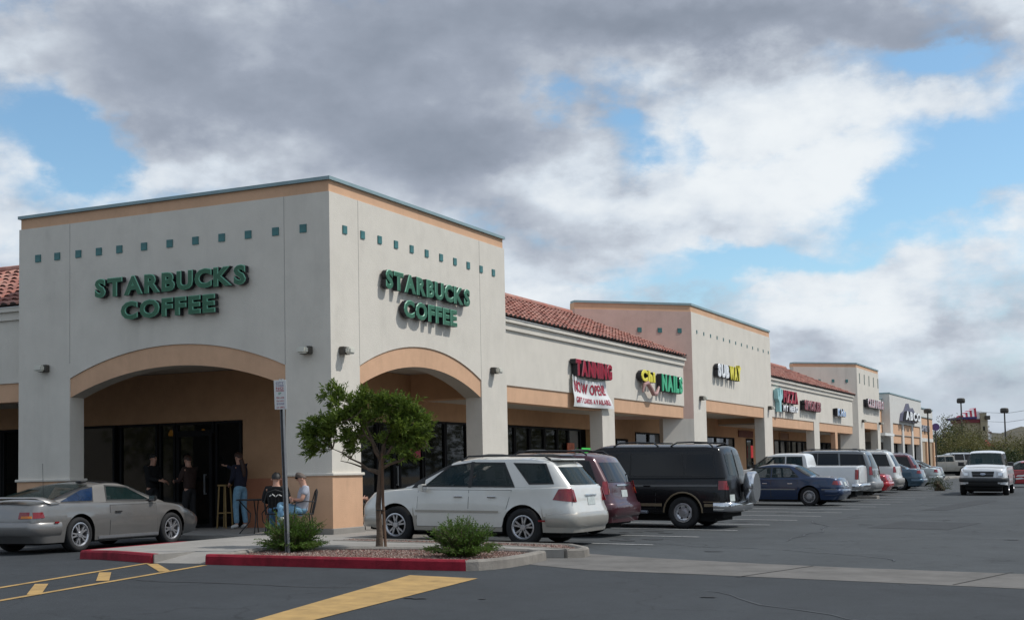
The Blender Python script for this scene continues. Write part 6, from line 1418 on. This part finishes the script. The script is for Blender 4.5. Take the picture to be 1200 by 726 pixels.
def shrub(P, label, w, h, n, seed):
    random.seed(seed); t = thing('shrub', label, 'shrub', P, 0, 'low green shrubs in the planted island'); bm = bmesh.new(); tw_ = bmesh.new()
    for k in range(n):
        a = random.random()*2*pi; e = random.random()**.7; d = Vector((cos(a)*e, sin(a)*e, .55+.7*random.random()*(1.1-e)-.35*(e > .8))).normalized(); L_ = random.uniform(.55, 1.05)*(w*e+h*(1-e)*.95)*(1 if random.random() < .93 else 1.18)
        p0 = Vector((cos(a), sin(a), 0))*.12*random.random(); pts = [p0+d*L_*f+Vector((0, 0, .10*L_*sin(f*pi)))+rv(.012) for f in (0, .35, .7, 1)]; tube(tw_, pts, [.006, .004, .003, .001], 3, cap=False)
        for j in range(26):
            f = .18+.82*j/25; i = min(2, int(f*3)); q = pts[i].lerp(pts[i+1], min(1, f*3-i)); leaf(bm, q, d*.8+rv(.9), random.uniform(.035, .065), .013)
    mk('foliage', bm, ROSE, t, kind='stuff', local=True); mk('stems', tw_, BARK, t, kind='stuff', local=True)
shrub((2.72, -5.38, zt(2.72, -5.38, .10)), 'round dark green shrub behind the sign post', .50, .64, 560, 5)
shrub((5.75, -5.45, zt(5.75, -5.45, .10)), 'loose green shrub at the right end of the planted island', .55, .60, 500, 9)
# ================================================================ background: lamps, trees, restaurant, hills
def far_at(u, v, dist):
    d = fw+rt*((u-600)/1577.7)+up*((452.04-v)/1577.7); return CAM+d*dist
def lot_lamp(u, vhead, dist, label, r=.06, hs=1.):
    top_ = far_at(u, vhead, dist); g = gz(top_.x, top_.y); t = thing('lot_lamp', label, 'lamp', (top_.x, top_.y, g), 0, 'tall parking lot lamps'); h = top_.z-g
    bm = bmesh.new(); tube(bm, [(0, 0, 0), (0, 0, h)], [r*1.6, r], 8); mk('pole', bm, BRZ, t, local=True)
    bm = bmesh.new(); lathe(bm, [(a_*hs, b_*hs) for a_, b_ in ((0, .42), (.35, .40), (.48, .30), (.50, .1), (.50, -.08), (.42, -.22), (0, -.22))], 16, axis='z', c=(0, 0, h)); mk('lamp_head', bm, BRZ, t, smooth=.6, local=True)
    bm = bmesh.new(); lathe(bm, [(.28, 0), (.30, .4), (0, .45)], 12, axis='z'); mk('concrete_base', bm, CURB, t, local=True)
lot_lamp(1087, 482, 88, 'dark parking lot lamp in front of the end of the far store', .045, .5); lot_lamp(1126, 470, 165, 'taller parking lot lamp above the trees, left of the striped roof', .08); lot_lamp(1177, 481.5, 165, 'parking lot lamp at the right against the hill', .08)
PV = leafmat('olive_leaf', (.07, .072, .03), (.15, .14, .055), .3, .5); PV2 = leafmat('yellow_green_leaf', (.11, .105, .035), (.20, .18, .06), .3, .5); PV3 = leafmat('dark_green_leaf', (.02, .035, .012), (.065, .085, .025), .2, .5)
def far_tree(u, vtop, dist, w, m, label, seed, n=2600, base=None, cat='tree', sz=.20, group='olive trees beyond the parking lot'):
    random.seed(seed); p = far_at(u, vtop, dist); g = gz(p.x, p.y); H_ = p.z-g; t = thing('desert_tree', label, cat, (p.x, p.y, g), 0, group)
    bm = bmesh.new()
    for k in range(3):
        q = Vector((random.uniform(-.2, .2), 0, 0)); pts = [q]
        for j in range(4): q = q+Vector((random.uniform(-.4, .4)*w*.25, random.uniform(-.3, .3), H_*.2)); pts.append(q.copy())
        tube(bm, pts, [.16, .12, .09, .06, .03], 6)
    mk('trunk', bm, BARK, t, local=True); bm = bmesh.new(); cl_ = []
    for k in range(26):
        v = rv(); cl_.append((Vector((v.x*w*.42, v.y*w*.38, H_*(.56+v.z*.36))), random.uniform(.6, 1.1)*w*.24))
    for k in range(n):
        c, r = random.choice(cl_); p_ = c+rv(r*1.15); p_.z = max(p_.z, .1); leaf(bm, p_, rv()+Vector((0, 0, -.2)), sz*random.uniform(.7, 1.4), sz*.55)
    mk('crown', bm, m, t, kind='stuff', local=True)
far_tree(1104, 494, 142, 4.6, PV3, 'dark olive tree just right of the far store end', 1); far_tree(1116, 489, 152, 5.0, PV, 'olive tree rising highest beside the striped roof building', 2)
far_tree(1130, 495, 146, 4.4, PV, 'olive tree in front of the left end of the restaurant', 3); far_tree(1140, 514, 138, 4.6, PV2, 'low yellow green tree below the beige restaurant wall', 4); far_tree(1117, 508, 134, 5.2, PV2, 'broad yellow green tree behind the tan pickup', 5)
far_tree(1153, 521, 135, 2.6, PV2, 'small yellow green tree left of the red canopy roof', 15); far_tree(1170, 513, 150, 4.6, PV2, 'yellow green tree right of the red canopy roof', 6); far_tree(1188, 510, 158, 5.4, PV2, 'yellow green tree near the right edge of the picture', 7); far_tree(1207, 508, 156, 5.0, PV, 'olive tree cut by the right edge of the picture', 8)
far_tree(1100, 529, 128, 2.6, PV3, 'dark low bush at the end wall of the far store', 9, cat='bush'); far_tree(1165, 530, 132, 3.0, PV3, 'dark low bush beneath the red canopy roof', 10, cat='bush'); far_tree(1134, 530, 130, 4.0, PV3, 'dark hedge bush behind the white pickup cab', 11, cat='bush'); far_tree(1184, 528, 136, 4.5, PV3, 'dark hedge bush behind the red car', 16, cat='bush')
far_tree(1102, 560, 66, 1.3, PV3, 'small dark scrub bush beside the silver sedan', 12, 900, cat='bush', sz=.06)
far_tree(1108, 484, 178, 3.6, PV, 'pale distant tree top left of the tall lamp', 13, 1500); far_tree(1122, 483, 182, 3.4, PV, 'pale distant tree top beneath the tall lamp head', 14, 1500)
# restaurant with a striped roof piece
def lb(face_p, rz_): return Matrix.Translation(face_p) @ Matrix.Rotation(rz_, 4, 'Z')
RP0 = far_at(1141, 545, 205); RG = gz(RP0.x, RP0.y); t = thing('restaurant', 'beige restaurant building with a red and white striped sloping roof and a tower', 'building', (RP0.x, RP0.y, RG), atan2(R0.y, R0.x))
BEI = mat('beige_wall', (.34, .30, .21), .9, var=.06); BEW = mat('pale_tower_wall', (.52, .50, .46), .9, var=.05)
q_ = 205/1577.7
def RX_(u): return (u-1141)*q_
def RZ_(v): return CAM.z-RG+(544.4-v)*q_
def rbox(nm, u0, u1, v0, v1, y0, y1, m): mk(nm, B((RX_(u0), RX_(u1), y0, y1, max(0, RZ_(v1)), RZ_(v0))), m, t, local=True)
rbox('wall', 1133.5, 1150, 495.3, 560, 0, 6, BEI); rbox('tower_wall', 1150.05, 1157, 484.5, 560, -.6, 5, BEI); rbox('tower_wall', 1157.05, 1160.5, 489, 560, .2, 5, BEW)
rbox('eave_band', 1132, 1149.9, 491.2, 495.2, -.3, 6.2, mat('dark_red_band', (.16, .02, .03), .6)); rbox('eave_band', 1126.5, 1146, 488.4, 491.1, -.45, 6.2, mat('navy_band', (.04, .03, .13), .6)); rbox('white_dormer', 1146.05, 1152.5, 482, 491.1, -.2, 5.5, SW)
for k in range(7):
    u0 = 1128+k*2.57; f0, f1 = k/7, (k+1)/7; bm = bmesh.new(); prism(bm, [(RX_(u0), -.4, RZ_(488.35)), (RX_(u0+2.57), -.4, RZ_(488.35)), (RX_(u0+2.57), -.2, RZ_(488.2-10.2*f1**.8)), (RX_(u0), -.2, RZ_(488.2-10.2*f0**.8))], (0, 2.5, 0)); mk('roof_stripe', fixn(bm), mat('stripe_red', (.40, .02, .05), .6) if k % 2 == 0 else SW, t, local=True)
rbox('cornice', 1149.5, 1157.5, 483.6, 484.45, -.7, 5.1, BEW); rbox('window', 1152.3, 1154.3, 500, 505, -.68, -.6, BLK); rbox('roof_unit', 1154.5, 1159, 487.7, 492.3, -1.4, -.65, BRZ)
for k in range(5): rbox('quoin', 1159.5, 1161.5, 499+k*4.6, 501.4+k*4.6, 0, .19, SW)
P_ = far_at(1157, 545, 150); t = thing('canopy', 'small red hipped canopy roof among the far trees', 'canopy', (P_.x, P_.y, gz(P_.x, P_.y)), .4)
bm = bmesh.new(); a_ = [bm.verts.new(q) for q in ((-.7, -.7, 2.8), (.7, -.7, 2.8), (.7, .7, 2.8), (-.7, .7, 2.8))]; tp = bm.verts.new((0, 0, 3.6))
for k in range(4): bm.faces.new((a_[k], a_[(k+1) % 4], tp))
bm.faces.new(a_[::-1]); mk('roof', fixn(bm), mat('canopy_red', (.30, .07, .05), .8, var=.2), t, local=True)
for sx_, sy_ in ((1, 1), (1, -1), (-1, 1), (-1, -1)): mk('post', B((sx_*.6-.05, sx_*.6+.05, sy_*.6-.05, sy_*.6+.05, 0, 2.8)), BRZ, t, local=True)
P_ = far_at(1096.5, 500, 112); t = thing('pylon_sign', 'round purple sign on a pole at the end of the far store', 'sign', (P_.x, P_.y, gz(P_.x, P_.y)), .44)
bm = bmesh.new(); lathe(bm, [(0, -.08), (.31, -.08), (.31, .08), (0, .08)], 20, axis='y', c=(0, 0, P_.z-gz(P_.x, P_.y))); mk('board', bm, mat('sign_violet', (.13, .07, .20), .5, var=.4, vscale=6), t, local=True); bm = bmesh.new(); tube(bm, [(0, .1, 0), (0, .1, P_.z-gz(P_.x, P_.y))], .05); mk('pole', bm, BRZ, t, local=True)
# low wall and shade structures at the lot edge
t = thing('low_wall', 'pale low block wall along the far edge of the parking lot', 'wall', (10, 108, .3), .44); mk('wall', B((-22, 20, 0, .2, 0, .9)), mat('block_wall', (.36, .32, .27), .9, var=.15), t, local=True)
# hills
def hill(name, az0, az1, dist, hts, m, depth=500):
    bm = bmesh.new(); n = 90; prev = None; random.seed(3)
    for i in range(n+1):
        f = i/n; a = az0+(az1-az0)*f; d = F0*cos(a)+R0*sin(a); h = interp(hts, f)*(1+.10*noise.noise(Vector((f*22, 0, 0)))+.05*noise.noise(Vector((f*70, 1, 0))))
        ring = []
        for k, (dd, hh) in enumerate(((0, -.5), (.25, .38), (.5, .72), (.75, .95), (1, 1.0), (1.5, .6), (2, -.5))):
            p = CAM+d*(dist+dd*depth*.5)+d*0; nz_ = 1+.18*noise.noise(Vector((f*40, k*3.1, 0))) if 0 < k < 6 else 1
            ring.append(bm.verts.new((p.x, p.y, max(-2, h*hh*nz_))))
        if prev:
            for k in range(len(ring)-1): bm.faces.new((prev[k], ring[k], ring[k+1], prev[k+1]))
        prev = ring
    o = mk(name, fixn(bm), m, smooth=1.5); o['kind'] = 'structure'; return o
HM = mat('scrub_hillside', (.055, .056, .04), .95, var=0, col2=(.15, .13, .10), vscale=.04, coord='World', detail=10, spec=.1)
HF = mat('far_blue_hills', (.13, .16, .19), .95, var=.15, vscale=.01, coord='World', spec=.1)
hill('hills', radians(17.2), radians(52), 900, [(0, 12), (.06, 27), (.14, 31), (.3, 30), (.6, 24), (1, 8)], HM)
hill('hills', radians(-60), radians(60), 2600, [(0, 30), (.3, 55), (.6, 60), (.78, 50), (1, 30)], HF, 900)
random.seed(8)
for k in range(7):
    a = radians(18.2+k*1.0+random.random()*.5); d = F0*cos(a)+R0*sin(a); p = CAM+d*(1000+random.random()*60); z = 13+random.random()*7
    h_ = thing('hillside_house', 'tiny pale house on the distant hillside, %s from the left' % ('first', 'second', 'third', 'fourth', 'fifth', 'sixth', 'seventh')[k], 'house', (p.x, p.y, z), random.random(), 'pale houses on the distant hillside'); mk('wall', B((-5, 5, -4, 4, -4, 3.0)), BEW, h_, local=True); bm = bmesh.new(); prism(bm, [(-5.5, -4.5, 3.01), (-5.5, 4.5, 3.01), (-5.5, 0, 4.6)], (11, 0, 0)); mk('roof', fixn(bm), BRNT, h_, local=True)
# power line
for k, vv in enumerate((480.5, 491)):
    a_ = far_at(1150, vv+2, 190); b_ = far_at(1215, vv-2, 150); bm = bmesh.new(); tube(bm, [a_, a_.lerp(b_, .5)-Vector((0, 0, .35)), b_], .025, 4); o = mk('power_line', bm, TRIM); tag(o, 'thin %s power line crossing the sky right of the restaurant' % ('upper', 'lower')[k], 'cable')
# ---- across the lane, out of frame: the cars and trees that the shop windows mirror
def dup_tree(root, loc, rz, label):
    r = root.copy(); COL.objects.link(r); r.location = loc; r.rotation_euler = (0, 0, rz); r['label'] = label; r['group'] = 'cars parked across the lane'
    for ch in list(root.children):
        c = ch.copy(); COL.objects.link(c); c.parent = r
        for g_ in ch.children: d = g_.copy(); COL.objects.link(d); d.parent = c
    return r
byname = {o['label']: o for o in COL.objects if o.get('category') in ('car', 'van', 'pickup')}
def find(tx): return next(o for k, o in byname.items() if tx in k)
for tx, x, y, lab in (('large grey', 19.6, 4.5, 'grey wagon parked across the lane from the corner tower'), ('navy blue four', 19.4, 7.6, 'navy sedan parked across the lane'), ('white extended', 19.7, 10.6, 'white pickup parked across the lane'), ('wine red', 19.5, 16.5, 'wine red wagon parked across the lane'), ('silver green', 19.5, 19.4, 'silver sedan parked across the lane'), ('large white wagon', 19.7, 25.2, 'white wagon parked across the lane')):
    dup_tree(find(tx), (x-4.9, y, gz(x, y)), 0, lab)
random.seed(50); bm = bmesh.new()
for x, y, hh in ((30, 2, 7), (33, 14, 8), (29, 27, 6), (34, 40, 8), (36, 55, 8), (33, 68, 7), (37, 82, 9), (34, 96, 8), (38, 112, 9), (3, -46, 7), (-6, -44, 9), (-20, -48, 7), (-34, -46, 8), (-48, -47, 9), (-60, -44, 7), (36, -12, 8)):
    tube(bm, [(x, y, -.2), (x+.2, y, hh*.5)], [.25, .12], 6)
    for q in range(1100): v = rv(); leaf(bm, Vector((x+v.x*hh*.55, y+v.y*hh*.55, hh*(.60+v.z*.42))), rv(), .55, .36)
tag(mk('distant_trees', bm, PV, kind='stuff'), 'mass of olive trees across the lot and behind the viewer', 'trees')
t = thing('block_wall', 'long brown wall added out of view behind the viewer for the windows to mirror', 'wall', (-55, -58, -.2)); mk('wall', B((-60, 50, -6, 0, 0, 8)), mat('unseen_brown_wall', (.26, .23, .19), .9, var=.2), t, local=True)  # unseen wall, added so the front windows reflect something duller than sky

# ================================================================ inside the coffee shop, oil and wear on the asphalt
for k, (x, lab) in enumerate(((-7.15, 'amber pendant lamp inside the coffee shop, left of the door'), (-6.15, 'amber pendant lamp inside the coffee shop above the door'))):
    t = thing('pendant_lamp', lab, 'lamp', (x, 3.72, 2.48), 0, 'amber pendant lamps in the coffee shop'); bm = bmesh.new(); lathe(bm, [(0, -.05), (.07, -.05), (.075, 0), (.03, .09), (0, .1)], 14, axis='z'); mk('lamp_shade', bm, mat('amber_glow', (.4, .2, .03), .5, emit=(1, .45, .06, .35)), t, smooth=.8, local=True); bm = bmesh.new(); tube(bm, [(0, 0, .1), (0, 0, .5)], .008, 5); mk('cord', bm, BLK, t, local=True)
t = thing('cafe_counter', 'dim counter seen through the coffee shop front window', 'counter', (-7.4, 3.85, .15)); mk('counter_top', B((-.9, .9, -.15, .1, .95, 1.0)), OAK, t, local=True); mk('counter_front', B((-.88, .88, -.1, .08, 0, .949)), TER, t, local=True)
OIL = mat('oil_stained_asphalt', (.026, .027, .028), .7, var=.4, vscale=6, coord='World', spec=.45); random.seed(77)
def blot(name, x, y, r, m, off=.0065, el=1.5):
    bm = bmesh.new(); c = bm.verts.new((x, y, gz(x, y)+off)); n = 22; ph = random.random()*9; ring = []
    for i in range(n):
        a = 2*pi*i/n; q = r*(1+.35*noise.noise(Vector((cos(a)*1.6+ph, sin(a)*1.6, ph)))+.22*noise.noise(Vector((cos(a)*5+ph, sin(a)*5, 2)))); px_, py_ = x+cos(a)*q*el, y+sin(a)*q; ring.append(bm.verts.new((px_, py_, gz(px_, py_)+off)))
    for i in range(n): bm.faces.new((c, ring[i], ring[(i+1) % n]))
    struct(name, bm, m)
for k in range(26):
    blot('oil_stain', random.uniform(4.4, 6.4), 1.4+2.8*random.randint(0, 11)+random.uniform(-.4, .4), random.uniform(.05, .17), OIL)
for k in range(14): blot('oil_stain', random.uniform(8, 14), random.uniform(-2, 30), random.uniform(.04, .12), OIL)
for k in range(7): blot('oil_stain', random.uniform(4, 12), random.uniform(-13, -8.5), random.uniform(.03, .09), OIL, .013)
PAT = mat('patched_asphalt', (.046, .049, .052), .85, var=.25, vscale=30, coord='World', bump=.4, bscale=90, spec=.3)
struct('asphalt_patch', sub_poly([(9.2, 8.0), (11.0, 7.7), (11.3, 11.4), (9.4, 11.8)], .0045, .8), PAT); struct('asphalt_patch', sub_poly([(8.6, 20.0), (9.4, 19.8), (9.9, 31.0), (9.1, 31.2)], .0045, .9), PAT)
SEL = mat('crack_sealant', (.026, .027, .028), .5, var=.2, coord='World')
def crack(p, ang_, n, w=.018):
    x, y = p; pts = [(x, y)]
    for i in range(n): ang_ += random.uniform(-.45, .45); x += cos(ang_)*.35; y += sin(ang_)*.35; pts.append((x, y))
    bm = bmesh.new(); prev = None
    for i, (x, y) in enumerate(pts):
        dx, dy = pts[min(i+1, n)][0]-pts[max(i-1, 0)][0], pts[min(i+1, n)][1]-pts[max(i-1, 0)][1]; l = sqrt(dx*dx+dy*dy)+1e-6; ww = w*random.uniform(.5, 1.3)*(1 if 0 < i < n else .2); a = (x-dy/l*ww, y+dx/l*ww); b = (x+dy/l*ww, y-dx/l*ww)
        cur = (bm.verts.new((*a, gz(*a)+.009)), bm.verts.new((*b, gz(*b)+.009)))
        if prev: bm.faces.new((prev[0], prev[1], cur[1], cur[0]))
        prev = cur
    struct('crack', bm, SEL)
for p, a_, n in (((8.8, 2.0), 1.3, 26), ((11.5, -2.5), 1.7, 30), ((7.6, 12), .9, 22), ((10.2, -8.0), -.8, 14), ((10.5, 22), 1.5, 40), ((3.0, -9.5), -.2, 10)): crack(p, a_, n)
